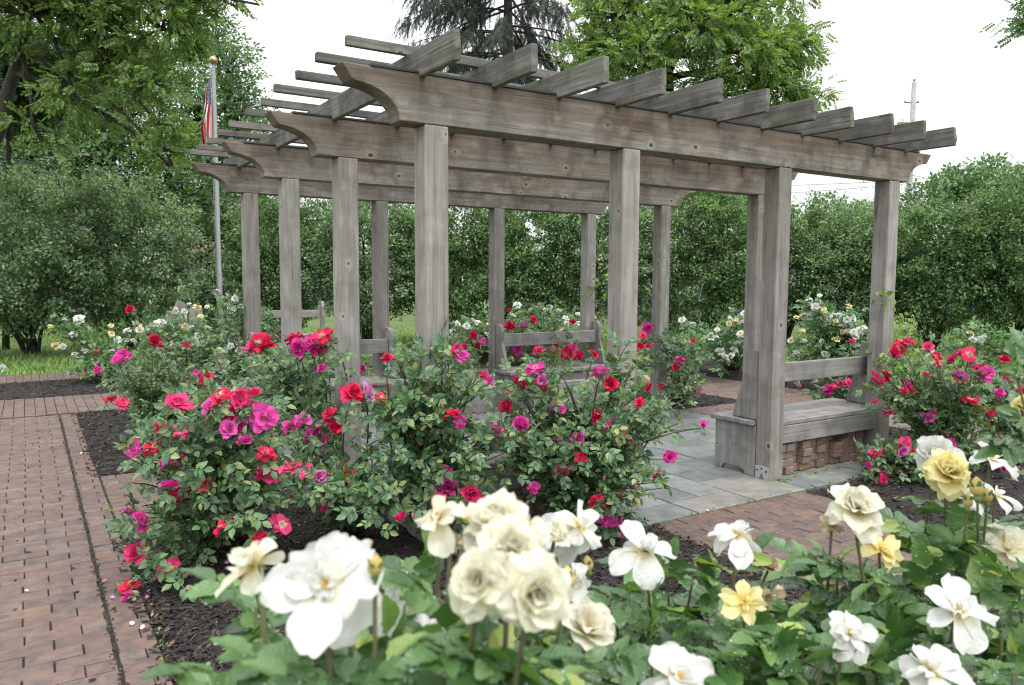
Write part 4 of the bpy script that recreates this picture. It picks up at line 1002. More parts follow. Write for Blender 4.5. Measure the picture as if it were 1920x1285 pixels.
# spruce: whorls of drooping boughs with hanging branchlets
def spruce(label, u, d, vtop, vlow, wpx, seed):
    rg = np.random.default_rng(seed); b = np.array(gp(u, d)); zt = P(u, vtop, d)[2]; zl = P(u, vlow, d)[2]; wr = wpx / 2 / FPX * d
    root = thing('spruce_tree', label, 'tree', b); T = MB(); T.tube([b, (b[0], b[1], zl), (b[0], b[1], zt)], [0.32, 0.22, 0.04], 10)
    pos = []; yd = []; z = zl
    while z < zt:
        f = (z - zl) / (zt - zl); L = wr * (1 - 0.75 * f)
        for k in range(5):
            a = rg.uniform(0, 6.28); Lk = L * rg.uniform(.55, 1.1); dv = np.array([math.cos(a), math.sin(a), 0])
            o0 = np.array([b[0], b[1], z + rg.uniform(-.2, .2)])
            pts = bez(o0, o0 + dv * Lk * .55 + np.array([0, 0, -.05 * Lk]), o0 + dv * Lk + np.array([0, 0, -.30 * Lk + .1]), 8)
            T.tube(pts, np.linspace(.045, .008, 8), 5, 0, False)
            for s in np.linspace(.25, 1, int(7 + Lk * 5)):
                q = np.array([np.interp(s, np.linspace(0, 1, 8), pts[:, i]) for i in range(3)])
                for _ in range(3):
                    pos.append(q + rg.normal(size=3) * .08); yd.append(np.array([rg.normal() * .4, rg.normal() * .4, -1.0]) + dv * rg.uniform(0, .6))
        z += 0.42
    pos = np.array(pos); yd = np.array(yd); k = len(pos); F_ = MB()
    F_.scatter(SPRAY[0] * np.array([.75, 1, 1]), SPRAY[1], pos, yd, rg.normal(size=(k, 3)) + VIEW_N, rg.uniform(.3, .75, k))
    T.obj('trunk', M_BARK, root, True); F_.obj('crown', M_NEEDLE, root)
spruce('dark spruce with drooping boughs behind the pergola rafters', 950, 27, -260, 215, 640, 51)
tree('small_tree', 'low far tree seen between the last two front posts', 1580, 34, [gp(1580, 34), P(1580, 460, 34)], [LB(1560, 420, 34, 55, 40), LB(1610, 415, 34, 45, 35), LB(1590, 460, 33, 80, 40)], M_FARTREE, compound(LEAF0, 3, 60, .5), 1500, .42, 52, .2, 14, .8, .2)
tree('rounded_tree', 'rounded leafy tree topping the hedge beyond the utility pole', 1850, 21, [gp(1850, 21), P(1850, 430, 21)], [LB(1800, 372, 21, 60, 42), LB(1870, 355, 21, 60, 42), LB(1930, 385, 21, 60, 50), LB(1740, 400, 21, 50, 40)], M_FARTREE, compound(LEAF0, 3, 60, .5), 2600, .30, 53, .09, 14, .55, .2)
tree('dark_maple', 'dark tree behind the hedge under the long second beam', 1330, 28, [gp(1330, 28), P(1330, 400, 28)], [LB(1310, 380, 28, 60, 35), LB(1370, 390, 28, 60, 35), LB(1420, 400, 28, 50, 35), LB(1260, 400, 28, 60, 40)], M_DARKTREE, compound(LEAF0, 3, 60, .5), 1500, .4, 54, .25, 14, .8, .2)
tree('overhanging_tree', 'tree outside the frame whose leafy twig tips hang in at the top corner', 2080, 14, [gp(2120, 14), P(2100, 200, 14), P(2060, -60, 14)], [LB(1935, 25, 13.5, 30, 35), LB(1980, 60, 13.5, 50, 40), LB(2030, 0, 13.5, 80, 60)], M_DARKTREE, PINNATE, 420, .3, 55, .18, 12, .4, .6)
# tree line far behind everything
def treeline():
    rg = np.random.default_rng(60); m_ = MB(); P_ = []
    for i in range(90):
        u = rg.uniform(-400, 2300); d = rg.uniform(55, 75); c = P(u, 500, d); h = rg.uniform(3.0, 6.5) * (0.75 if 1450 < u < 1680 else 1)
        q = nrm(rg.normal(size=(260, 3))) * rg.random((260, 1)) ** .4 * np.array([3.5, 3.5, h * .55]) + np.array([c[0], c[1], h * .5]); P_.append(q)
    q = np.concatenate(P_); k = len(q)
    m_.scatter(LEAF0[0] * np.array([1.6, 1, 1]), LEAF0[1], q, rg.normal(size=(k, 3)), rg.normal(size=(k, 3)) * .5 + np.array([0, 0, 1]), rg.uniform(.4, .9, k))
    struct(m_.obj('far_treeline', M_FARTREE), 'stuff')
treeline()

# ================================================================== FAR GARDEN BENCHES ON THE LAWN
def garden_bench(label, u, d, rot, seed):
    g = gp(u, d); t = thing('garden_bench', label, 'bench', (g[0], g[1], -0.03), 'benches on the lawn edge', True, rot)
    for x in (-0.75, 0.75):
        pr = [(0, 0), (1.0, 0), (1.06, 0.03), (1.09, 0.10), (1.06, 0.17), (1.0, 0.20), (0, 0.20)]
        o = member('end_post', 0, 0.06, 0, (x, 0.10, 0.0), 'Z', M_BENCH, t, 0.004, pr); o.rotation_euler = (0, R(-90), R(90)); o.location = (x, -0.1, 0)
    member('backrest', 1.42, 0.04, 0.14, (-0.71, 0.0, 0.78), 'X', M_BENCH, t)
    member('seat', 1.42, 0.40, 0.04, (-0.71, 0.0, 0.42), 'X', M_BENCH, t)
    return t
garden_bench('weathered bench end with rounded post tops beyond the white roses near the flagpole', 330, 13.2, R(90), 1)
garden_bench('weathered bench with a rounded post showing between the two rear corner posts', 528, 14.2, R(-12), 2)

# ================================================================== ROSE BEDS
GP = 'red and magenta roses inside the paths'; GW = 'white and yellow roses beyond the paths'
def g2(u, v): q = G(u, v); return (q[0], q[1], 0.02)
rose_bush('big red and magenta rose bush spilling towards the brick path', g2(420, 1005), [LB(440, 850, 3.9, 170, 110, .42), LB(330, 880, 3.8, 105, 105, .35), LB(300, 960, 3.7, 70, 75, .25), LB(470, 940, 3.75, 120, 90, .3), LB(420, 770, 4.1, 120, 70, .35), LB(255, 1000, 3.7, 45, 60, .2), LB(290, 1080, 3.55, 50, 45, .2)], 118,
 [(335, 757, 50, 'pink'), (410, 740, 48, 'red'), (452, 746, 46, 'pink'), (495, 782, 52, 'magenta'), (465, 806, 46, 'magenta'), (428, 805, 42, 'magenta'), (440, 774, 44, 'pink'), (545, 798, 44, 'magenta'), (498, 850, 38, 'red'), (503, 898, 55, 'pink'), (545, 880, 40, 'pink'),
  (325, 868, 46, 'magenta'), (290, 838, 40, 'red'), (252, 843, 34, 'magenta'), (345, 925, 54, 'red'), (381, 911, 42, 'red'), (318, 914, 40, 'magenta'), (262, 978, 40, 'magenta'), (242, 964, 34, 'pale'), (258, 1038, 46, 'pink'), (315, 1065, 50, 'pink'), (243, 1100, 40, 'red'), (245, 1124, 36, 'magenta'), (415, 990, 44, 'red'), (435, 972, 34, 'red'), (528, 983, 46, 'pink'), (485, 1006, 28, 'red'), (478, 745, 40, 'pink'), (392, 762, 36, 'magenta'), (300, 800, 30, 'red'), (460, 830, 34, 'magenta'), (340, 815, 26, 'pink')],
 seed=101, group=GP, d_bloom=3.65, per=10)
rose_bush('rose bush with red clusters held up between the corner posts at the pergola side', g2(600, 905), [LB(530, 730, 4.9, 75, 60, .35), LB(490, 690, 4.9, 65, 55, .3), LB(560, 800, 4.6, 60, 60, .3), LB(575, 690, 4.9, 35, 40, .25)], 52,
 [(485, 645, 44, 'red'), (473, 652, 34, 'pink'), (500, 652, 36, 'red'), (553, 640, 36, 'red'), (580, 648, 40, 'magenta'), (604, 631, 46, 'red'), (590, 655, 36, 'pink'), (562, 655, 38, 'magenta'), (616, 645, 30, 'magenta'), (603, 802, 42, 'magenta'), (580, 820, 36, 'magenta'), (618, 776, 34, 'red'), (568, 790, 40, 'magenta'), (604, 692, 22, 'magenta'), (612, 830, 30, 'magenta'), (630, 800, 34, 'red')],
 seed=102, group=GP, d_bloom=4.5)
rose_bush('small rose bush with a red and pink twin bloom against the second post', g2(655, 1000), [LB(640, 940, 3.85, 70, 50, .3), LB(700, 950, 3.8, 75, 50, .3), LB(610, 950, 3.8, 70, 60, .3), LB(720, 860, 4.0, 30, 50, .2)], 46,
 [(660, 740, 46, 'red'), (683, 738, 44, 'pale'), (614, 938, 44, 'pink'), (600, 895, 30, 'pale'), (655, 886, 22, 'red'), (755, 975, 32, 'pink'), (640, 905, 24, 'magenta'), (576, 885, 34, 'pink')],
 seed=103, group=GP, d_bloom=3.85)
rose_bush('pale green rose bush climbing round the thick front post', g2(800, 1005), [LB(790, 700, 4.05, 95, 60, .3), LB(850, 720, 4.1, 95, 65, .3), LB(770, 800, 4.0, 80, 80, .3), LB(820, 900, 3.95, 100, 80, .35), LB(900, 860, 4.0, 80, 80, .3), LB(800, 640, 4.1, 55, 35, .2), LB(745, 760, 4.05, 45, 60, .2)], 92,
 [(726, 672, 26, 'red'), (715, 745, 22, 'red'), (857, 657, 30, 'pink'), (866, 668, 26, 'magenta'), (848, 778, 32, 'red'), (862, 790, 34, 'magenta'), (905, 703, 28, 'red'), (916, 714, 26, 'magenta'), (930, 805, 30, 'magenta'), (840, 915, 38, 'magenta'), (882, 925, 42, 'pink'), (822, 935, 30, 'pink'), (838, 880, 20, 'magenta')],
 seed=104, group=GP, d_bloom=3.9, per=10)
rose_bush('wide rose bush with scattered red and magenta blooms against the second front post', g2(1085, 985), [LB(1010, 760, 4.35, 90, 75, .35), LB(1080, 850, 4.25, 150, 95, .4), LB(1170, 760, 4.45, 120, 80, .35), LB(1240, 800, 4.5, 75, 55, .3), LB(960, 860, 4.15, 80, 80, .3), LB(1170, 890, 4.3, 90, 75, .3), LB(1190, 670, 4.5, 45, 40, .2), LB(1000, 690, 4.4, 60, 40, .25), LB(1290, 770, 4.6, 40, 50, .2), LB(1130, 950, 4.2, 70, 50, .25)], 128,
 [(975, 720, 30, 'red'), (1015, 722, 34, 'red'), (1018, 712, 26, 'pale'), (1004, 690, 34, 'magenta'), (1126, 700, 36, 'magenta'), (1146, 720, 34, 'red'), (950, 765, 32, 'red'), (1045, 763, 34, 'magenta'), (975, 802, 44, 'magenta'), (972, 838, 46, 'magenta'), (950, 833, 30, 'pale'), (1047, 832, 24, 'pale'), (1082, 825, 32, 'magenta'), (1120, 783, 30, 'red'), (1145, 798, 28, 'magenta'), (1165, 805, 22, 'red'), (1170, 831, 38, 'red'), (1052, 883, 36, 'pink'), (1190, 910, 24, 'magenta'), (1231, 898, 26, 'magenta'), (1257, 856, 26, 'magenta'), (1118, 940, 36, 'red'), (1148, 950, 30, 'red'), (1140, 977, 36, 'magenta'), (1166, 990, 34, 'magenta'), (1000, 914, 24, 'magenta'), (1090, 858, 24, 'red'), (1218, 728, 22, 'red'), (1318, 795, 18, 'magenta'), (1200, 755, 22, 'red'), (1113, 665, 22, 'red'), (1070, 840, 22, 'red')],
 seed=105, group=GP, d_bloom=4.2, per=10)
rose_bush('low rose bush with few blooms at the far side of the brick branch path', (-0.85, 3.35), [LB(300, 710, 6.6, 100, 50, .4), LB(235, 735, 6.5, 60, 45, .3), LB(370, 720, 6.7, 80, 50, .4), LB(330, 770, 6.3, 90, 50, .3)], 70,
 [(230, 757, 26, 'pink'), (206, 750, 22, 'red'), (232, 668, 26, 'magenta'), (220, 674, 22, 'magenta'), (180, 664, 18, 'red'), (183, 695, 20, 'magenta'), (290, 637, 20, 'red'), (300, 650, 18, 'red'), (372, 703, 30, 'magenta'), (388, 712, 26, 'red'), (360, 722, 22, 'red'), (318, 745, 18, 'red')],
 seed=106, group=GP, d_bloom=6.3, lsize=.12)
rose_bush('rose bush at the back corner with one red bloom standing above the white roses', (-0.5, 4.9), [LB(300, 660, 8.0, 90, 40, .5), LB(380, 670, 8.2, 70, 45, .5), LB(240, 690, 7.8, 60, 40, .4)], 44,
 [(242, 582, 18, 'red'), (292, 636, 22, 'pink'), (350, 650, 16, 'red'), (270, 690, 16, 'red')], seed=107, group=GP, d_bloom=7.9, lsize=.12, far=True)
rose_bush('tall thin rose with white blooms climbing beside the rear corner post', (0.1, 4.75), [LB(440, 590, 7.6, 45, 35, .25), LB(430, 640, 7.6, 50, 40, .25), LB(450, 690, 7.5, 45, 50, .25), LB(480, 700, 7.4, 60, 50, .3)], 40,
 [(432, 649, 14, 'white'), (450, 657, 16, 'white'), (452, 665, 12, 'white'), (425, 555, 12, 'white'), (440, 560, 14, 'white'), (408, 545, 10, 'white')], seed=108, group=None, d_bloom=7.4, lsize=.125)
# back bed behind the far benches
rose_bush('pink rose bush glowing under the far bench backrest', (3.5, 4.9), [LB(1010, 640, 9.6, 70, 35, .5), LB(960, 665, 9.5, 50, 35, .4), LB(1080, 660, 9.8, 50, 35, .4), LB(1030, 590, 9.8, 60, 25, .4)], 60,
 [(955, 613, 20, 'red'), (983, 612, 18, 'magenta'), (1073, 606, 16, 'red'), (970, 655, 22, 'magenta'), (1000, 650, 22, 'pink'), (1010, 660, 24, 'pink'), (972, 668, 18, 'magenta'), (1040, 648, 20, 'pink'), (1068, 655, 26, 'pink'), (1060, 665, 22, 'red'), (1085, 668, 22, 'red'), (955, 585, 14, 'red'), (1075, 652, 18, 'magenta'), (990, 640, 16, 'red'), (1030, 660, 18, 'magenta'), (1000, 600, 14, 'red')], seed=109, group=GP, d_bloom=9.3, lsize=.12, far=True)
rose_bush('pink rose bush between the two slim rear posts', (2.2, 4.85), [LB(870, 650, 9.0, 55, 35, .4), LB(770, 680, 8.8, 50, 40, .4), LB(820, 690, 8.8, 50, 30, .4)], 40,
 [(888, 629, 16, 'red'), (868, 655, 22, 'pink'), (860, 670, 18, 'magenta'), (905, 640, 16, 'magenta'), (897, 650, 16, 'red'), (680, 690, 14, 'magenta'), (676, 700, 14, 'pink'), (640, 690, 16, 'red'), (660, 680, 14, 'magenta')], seed=110, group=GP, d_bloom=8.8, lsize=.12, far=True)
rose_bush('pink rose bush at the slim rear post by the brick side path', (4.95, 3.1), [LB(1280, 680, 8.4, 45, 50, .4), LB(1290, 730, 8.2, 40, 35, .3), LB(1230, 650, 8.6, 40, 40, .3)], 42,
 [(1214, 616, 24, 'magenta'), (1205, 630, 18, 'pink'), (1216, 650, 18, 'pink'), (1200, 648, 14, 'red'), (1275, 676, 20, 'magenta'), (1267, 690, 18, 'red'), (1300, 640, 12, 'red'), (1307, 733, 16, 'magenta'), (1240, 725, 16, 'red'), (1315, 720, 10, 'magenta'), (1190, 660, 16, 'red')], seed=111, group=GP, d_bloom=8.2, lsize=.12, far=True)
rose_bush('rose bush showing pink through the gap under the entrance bench backrest', (5.05, 0.85), [LB(1570, 735, 7.6, 60, 35, .3), LB(1640, 690, 7.5, 60, 50, .4)], 40,
 [(1555, 733, 24, 'magenta'), (1565, 725, 20, 'red'), (1548, 740, 18, 'pink'), (1592, 720, 22, 'pink'), (1575, 720, 16, 'magenta'), (1596, 643, 20, 'pink'), (1500, 725, 10, 'magenta')], seed=112, group=GP, d_bloom=7.4, lsize=.12)
# bed to the side of the entrance bench
rose_bush('leafy rose bush with bright clusters against the last bench post', g2(1770, 895), [LB(1750, 730, 6.1, 100, 65, .4), LB(1700, 760, 6.0, 70, 60, .35), LB(1800, 790, 6.0, 90, 60, .4), LB(1730, 840, 5.9, 90, 40, .35), LB(1680, 700, 6.1, 40, 40, .25)], 96,
 [(1690, 650, 36, 'red'), (1676, 662, 28, 'red'), (1702, 642, 26, 'pink'), (1645, 713, 38, 'pink'), (1660, 706, 26, 'red'), (1740, 650, 22, 'pink'), (1805, 668, 30, 'magenta'), (1826, 690, 30, 'pale'), (1788, 676, 28, 'pink'), (1802, 705, 32, 'pale'), (1818, 664, 30, 'red'), (1800, 714, 24, 'red'), (1848, 700, 32, 'magenta'), (1838, 693, 22, 'red'), (1757, 683, 20, 'pink'), (1818, 750, 32, 'red'), (1835, 766, 30, 'pink'), (1700, 724, 26, 'magenta'), (1712, 735, 18, 'red'), (1666, 770, 24, 'pink'), (1740, 780, 26, 'magenta'), (1734, 706, 20, 'pink'), (1783, 828, 26, 'magenta'), (1756, 668, 18, 'red'), (1640, 755, 16, 'pink'), (1695, 735, 18, 'red')],
 seed=113, group=GP, d_bloom=5.75)
rose_bush('rose bush half hidden at the picture edge with dark pink blooms', (5.15, -0.55), [LB(1880, 740, 6.3, 80, 70, .4), LB(1910, 800, 6.2, 60, 60, .4), LB(1850, 850, 6.0, 60, 50, .3)], 60,
 [(1885, 675, 28, 'red'), (1890, 703, 26, 'pink'), (1872, 738, 22, 'magenta'), (1915, 735, 22, 'red'), (1875, 828, 24, 'magenta'), (1880, 878, 30, 'magenta'), (1900, 760, 20, 'red'), (1858, 775, 16, 'red')], seed=114, group=GP, d_bloom=6.0)
rose_bush('low rose bush sprawling on the mulch at the foot of the bench post', g2(1690, 900), [LB(1680, 870, 5.7, 55, 35, .3), LB(1740, 890, 5.6, 60, 30, .3), LB(1650, 880, 5.8, 30, 25, .2)], 44,
 [(1696, 832, 24, 'pink'), (1692, 848, 24, 'pale'), (1716, 852, 18, 'red'), (1643, 850, 24, 'pink'), (1660, 888, 26, 'pink'), (1655, 900, 20, 'pink'), (1630, 872, 14, 'magenta')], seed=115, group=GP, d_bloom=5.6)
# white and yellow roses of the outer beds
def wb(label, base, lobes, n, blooms, seed, d, shoots_rand=0):
    rg = np.random.default_rng(seed); bl = list(blooms)
    for _ in range(shoots_rand):
        l = lobes[rg.integers(len(lobes))]; a = rg.uniform(0, 6.28); r = rg.random() ** .5
        u, v, _z = PX((l[0], l[1], l[2])); rw = l[3] / _z * FPX; rh = l[5] / _z * FPX
        bl.append((u + rw * r * math.cos(a), v - rh * .2 + rh * .9 * r * math.sin(a), rg.uniform(9, 17), rg.choice(['white', 'white', 'white', 'cream', 'yellow'])))
    return rose_bush(label, base, lobes, n, bl, mat=M_ROSEW, seed=seed, group=GW, d_bloom=d, lsize=.125, far=True, per=9)
wb('white rose bush arching over the lawn edge at the end of the left path', (-0.9, 8.4), [LB(160, 640, 10.9, 70, 45, .5), LB(200, 690, 10.7, 60, 40, .5), LB(120, 610, 11, 40, 25, .3)], 50,
   [(148, 598, 18, 'white'), (165, 618, 18, 'cream'), (139, 627, 16, 'white'), (95, 613, 12, 'yellow'), (122, 600, 12, 'white'), (118, 650, 12, 'white'), (160, 658, 14, 'white'), (150, 668, 16, 'white'), (130, 696, 18, 'white'), (157, 687, 10, 'yellow'), (140, 665, 12, 'white')], 121, 10.6, 4)
wb('white rose bush thick with blooms below the far bench ends', (0.5, 8.6), [LB(270, 620, 11.2, 70, 40, .5), LB(330, 625, 11.2, 70, 40, .5), LB(300, 670, 11, 90, 40, .5)], 64,
   [(238, 621, 16, 'white'), (209, 627, 12, 'yellow'), (262, 618, 16, 'cream'), (280, 615, 20, 'white'), (303, 607, 18, 'white'), (302, 615, 14, 'white'), (270, 625, 14, 'white'), (250, 640, 14, 'white'), (272, 640, 10, 'yellow'), (258, 605, 10, 'yellow'), (330, 582, 12, 'cream'), (344, 595, 14, 'white'), (355, 618, 20, 'white'), (372, 632, 16, 'white'), (348, 612, 12, 'yellow'), (390, 615, 14, 'white'), (376, 594, 12, 'yellow')], 122, 10.8, 8)
wb('white rose bush around the flagpole foot', (1.9, 8.7), [LB(410, 610, 11.8, 60, 40, .5), LB(450, 590, 11.9, 40, 35, .4), LB(390, 650, 11.5, 60, 40, .5)], 44,
   [(420, 622, 10, 'yellow'), (440, 620, 12, 'white'), (388, 575, 9, 'white'), (355, 570, 9, 'white')], 123, 11.5, 14)
wb('cut off white rose bush at the edge of the picture', (-2.75, 8.6), [LB(-25, 660, 10.3, 35, 40, .3)], 16, [(4, 690, 16, 'white'), (-8, 640, 14, 'white')], 124, 10.2, 0)
wb('white and yellow roses seen between the front post and the far bench', (5.0, 8.0), [LB(880, 620, 12.6, 60, 30, .6), LB(960, 600, 13, 60, 28, .6), LB(1060, 600, 13.2, 60, 28, .6)], 60, [(853, 632, 20, 'white'), (858, 608, 14, 'white'), (875, 612, 14, 'white'), (895, 605, 14, 'cream'), (1062, 608, 14, 'white')], 125, 12.3, 26)
wb('white rose bush with small blooms beside the curve of the brick side path', (7.9, 4.9), [LB(1365, 640, 11.4, 50, 45, .5), LB(1340, 670, 11.2, 40, 35, .4), LB(1400, 620, 11.5, 40, 40, .4), LB(1300, 640, 11.8, 45, 40, .4)], 66, [(1380, 601, 12, 'yellow'), (1367, 607, 12, 'yellow')], 126, 11.1, 26)
wb('large white rose bush crowded with blooms behind the entrance bench backrest', (7.75, 2.75), [LB(1555, 640, 10.4, 75, 50, .5), LB(1530, 590, 10.5, 45, 35, .4), LB(1600, 620, 10.4, 45, 45, .4), LB(1520, 680, 10.2, 60, 40, .4)], 90,
   [(1518, 562, 15, 'white'), (1533, 566, 13, 'white'), (1528, 576, 16, 'white'), (1545, 582, 13, 'yellow'), (1555, 597, 14, 'white'), (1573, 592, 14, 'white'), (1588, 600, 14, 'white'), (1600, 597, 13, 'white'), (1594, 612, 15, 'white'), (1576, 612, 13, 'cream'), (1612, 620, 15, 'white'), (1603, 632, 13, 'white'), (1620, 615, 12, 'white'), (1580, 622, 12, 'yellow'), (1505, 620, 11, 'yellow'), (1507, 640, 11, 'white'), (1540, 640, 11, 'white'), (1552, 652, 12, 'white')], 127, 10.1, 26)
wb('sparse yellow and white rose bush at the dark hedge foot', (8.1, 0.3), [LB(1830, 640, 9.6, 60, 35, .5), LB(1880, 660, 9.5, 50, 35, .4), LB(1780, 660, 9.6, 50, 30, .4)], 46, [(1820, 625, 14, 'yellow'), (1824, 637, 14, 'white'), (1845, 632, 12, 'white')], 128, 9.3, 3)

# ------------------------------------------------------------------ vines on the posts
def vine(label, x, y, z0, z1, seed, n=60, side=0.09):
    rg = np.random.default_rng(seed); t = thing('climbing_vine', label, 'vine', (x, y, z0)); s = np.linspace(0, 1, 22)
    pts = np.stack([x + side * np.cos(s * 9) , y + side * np.sin(s * 9), z0 + (z1 - z0) * s], -1)
    q = MB(); q.tube(pts, .004, 5); q.obj('stem', M_CANE, t, True)
    i = rg.integers(0, 22, n); p = pts[i] + rg.normal(size=(n, 3)) * np.array([.06, .06, .05]); yd = rg.normal(size=(n, 3)) + np.array([0, -.3, -.4])
    q = MB(); q.scatter(*leaf1(.34), p, yd, rg.normal(size=(n, 3)) * .5 + VIEW_N + np.array([0, 0, .6]), rg.uniform(.035, .075, n)); q.obj('foliage', M_VINE, t)
vine('light green vine winding up the last bench post', XS[3] + .06, -.05, .55, 1.42, 71, 75, .11)
vine('yellow green vine climbing the slim rear post by the far bench', XS[3] + .16, YS[3] - .02, .9, 2.0, 72, 70, .12)
vine('small vine clump at the top of the far bench end', XS[3] + .22, YS[3] - .12, .55, 1.05, 73, 40, .10)
q = MB(); zt_ = 1.38; q.tube([(XS[3] - .012, YS[3] - .012, zt_), (XS[3] + PW + .012, YS[3] - .012, zt_ + .01)], .006, 5); o = q.obj('plant_tie', M_TIE, None); tag(o, 'thin green plant tie wrapped round the slim rear post', 'plant tie')

# ================================================================== CLOSE WHITE ROSES
FW = {}
def close_bloom(kind, shape, seed):
    L = {'open': [(6, 1.0, 0.37, 0, -30, 0.30, 0.05, 0.06, 0.0), (3, 0.78, 0.30, 28, -30, 0.35, 0.10, 0.04, 0.03), (4, 0.40, 0.18, 55, 10, 0.4, 0.16, 0.02, 0.05)],
         'double': [(6, 1.0, 0.46, -8, -40, 0.32, 0.07, 0.04, 0.0), (6, 0.92, 0.44, 22, -30, 0.34, 0.09, 0.03, 0.03), (5, 0.80, 0.46, 46, -10, 0.45, 0.06, 0.03, 0.06), (5, 0.62, 0.40, 62, 6, 0.5, 0.06, 0.02, 0.08), (4, 0.45, 0.30, 74, 20, 0.5, 0.06, 0.01, 0.08)],
         'droop': [(6, 1.0, 0.40, -38, -46, 0.38, 0.06, 0.05, 0.0), (4, 0.85, 0.34, -10, -50, 0.38, 0.10, 0.04, 0.03), (2, 0.55, 0.16, 70, -20, 0.5, 0.14, 0.02, 0.05)],
         'ragged': [(5, 1.0, 0.30, 0, -36, 0.5, 0.13, 0.04, 0.0), (3, 0.7, 0.24, 30, -30, 0.5, 0.17, 0.03, 0.02)],
         'cup': [(6, 0.98, 0.48, 36, -26, 0.5, 0.08, 0.03, 0.0), (6, 0.90, 0.44, 56, -8, 0.55, 0.10, 0.02, 0.03), (5, 0.72, 0.36, 66, 10, 0.55, 0.11, 0.02, 0.05)]}[shape]
    return bloom_mesh('bloom', M_PET[kind], L, 10, seed, shape in ('open', 'droop', 'ragged'), 0.14 if shape == 'ragged' else 0.10, True, 1.5 if shape in ('double', 'cup') else 2.3, 1.7 if shape in ('open', 'droop', 'ragged') else 1.25)
def close_bush(label, base, blooms, tips, seed, nleaf=6, lsize=0.15, buds=(), bare=()):
    """blooms: (u, v, width px, depth, kind, shape, facing right/up/towards camera); tips: (u, v, depth) leafy shoots"""
    rg = np.random.default_rng(seed); base = np.array([*base[:2], 0.02]); root = thing('rose_bush', label, 'rose bush', base, 'tall white roses close to the camera')
    st = MB(); pos = []; yd = []; zd = []
    def cane(tp, r1, leafy, top=0.05):
        b0 = base + np.array([rg.uniform(-.12, .12), rg.uniform(-.12, .12), 0]); h = tp - b0
        mid = b0 + h * np.array([.55, .55, .5]) + rg.normal(size=3) * .05
        pts = bez(b0, mid, tp, 14); st.tube(pts, np.linspace(.0042, r1, 14), 7)
        L = np.linalg.norm(h)
        if top == 0.0:
            tg = nrm(tp - mid); pos.append(tp - tg * .01); yd.append(tg * .6 + rg.normal(size=3) * .4); zd.append(np.array([0, 0, 1.0]) + rg.normal(size=3) * .4)
        for i in range(leafy):
            s = 1 - (top + i * 0.045 + rg.uniform(0, .02)) / L
            if s < .2: break
            p = (1 - s) ** 2 * b0 + 2 * s * (1 - s) * mid + s * s * tp; tg = nrm(2 * (1 - s) * (mid - b0) + 2 * s * (tp - mid))
            a = i * 2.3 + rg.uniform(0, 1.2); e1 = nrm(np.cross(tg, [.3, .2, 1])); e2 = np.cross(tg, e1); out = e1 * math.cos(a) + e2 * math.sin(a)
            pos.append(p); yd.append(out + tg * .45 + rg.normal(size=3) * .15); zd.append(np.array([0, 0, 1.0]) + tg * .4 + rg.normal(size=3) * .28 + VIEW_N * .25)
    for k, (u, v, w_, d, kind, shape, f) in enumerate(blooms):
        c = P(u, v, d); r = w_ / 2 / FPX * d; z = nrm(RT * f[0] + UP * f[1] - FWD * f[2])
        cane(c - z * r * .14 , .0022, 5, .075)
        put('bloom', close_bloom(kind, shape, seed * 50 + k), root, frame(c, z, rg.uniform(0, 6.28), r * 1.08))
    for k, (u, v, hpx, d, col) in enumerate(buds):
        c = P(u, v, d); s = hpx / FPX * d; z = nrm(np.array([rg.normal() * .15, rg.normal() * .15, 1])); cane(c - z * s * .4, .0018, 2, .10)
        put('bud', bud_mesh(col, seed * 70 + k), root, frame(c - z * s * .4, z, rg.uniform(0, 6), s))
    for (u, v, d) in tips: cane(P(u, v, d), .0018, nleaf, .0)
    for (u, v, d) in bare: cane(P(u, v, d), .003, 1, .0)
    st.obj('stems', M_CANEB, root, True)
    m_ = MB(); k = len(pos); m_.scatter(ROSEHI[0], ROSEHI[1], np.array(pos), np.array(yd), np.array(zd), lsize * rg.uniform(.6, 1.15, k), 0, ROSEHI_A); m_.obj('foliage', M_ROSEC, root, True)
    # raindrops lying on the leaves
    lv = m_.v[0].reshape(k, -1, 3)[:, :275]; q = MB(); nd = 3 * k
    pick = lv[rg.integers(k, size=nd), rg.integers(275, size=nd)]
    th = np.linspace(0, 2 * math.pi, 6, endpoint=False); tv = np.concatenate([np.stack([np.cos(th), np.sin(th), 0 * th], -1), np.stack([.7 * np.cos(th), .7 * np.sin(th), 0 * th + .5], -1), [[0, 0, .7]]])
    tf = [(i, (i + 1) % 6, 6 + (i + 1) % 6) for i in range(6)] + [(i, 6 + (i + 1) % 6, 6 + i) for i in range(6)] + [(6 + i, 6 + (i + 1) % 6, 12) for i in range(6)]
    q.scatter(tv, np.array(tf), pick, rg.normal(size=(nd, 3)) * np.array([1, 1, .05]), np.tile([0, 0, 1.0], (nd, 1)), .0011 * rg.uniform(.5, 1.8, nd)); o = q.obj('raindrops', M_DROP, root, True); o['kind'] = 'stuff'
    return root
def rtips(n, u0, u1, v0, v1, d0, d1, seed):
    rg = np.random.default_rng(seed); return [(rg.uniform(u0, u1), rg.uniform(v0, v1), rg.uniform(d0, d1)) for _ in range(n)]
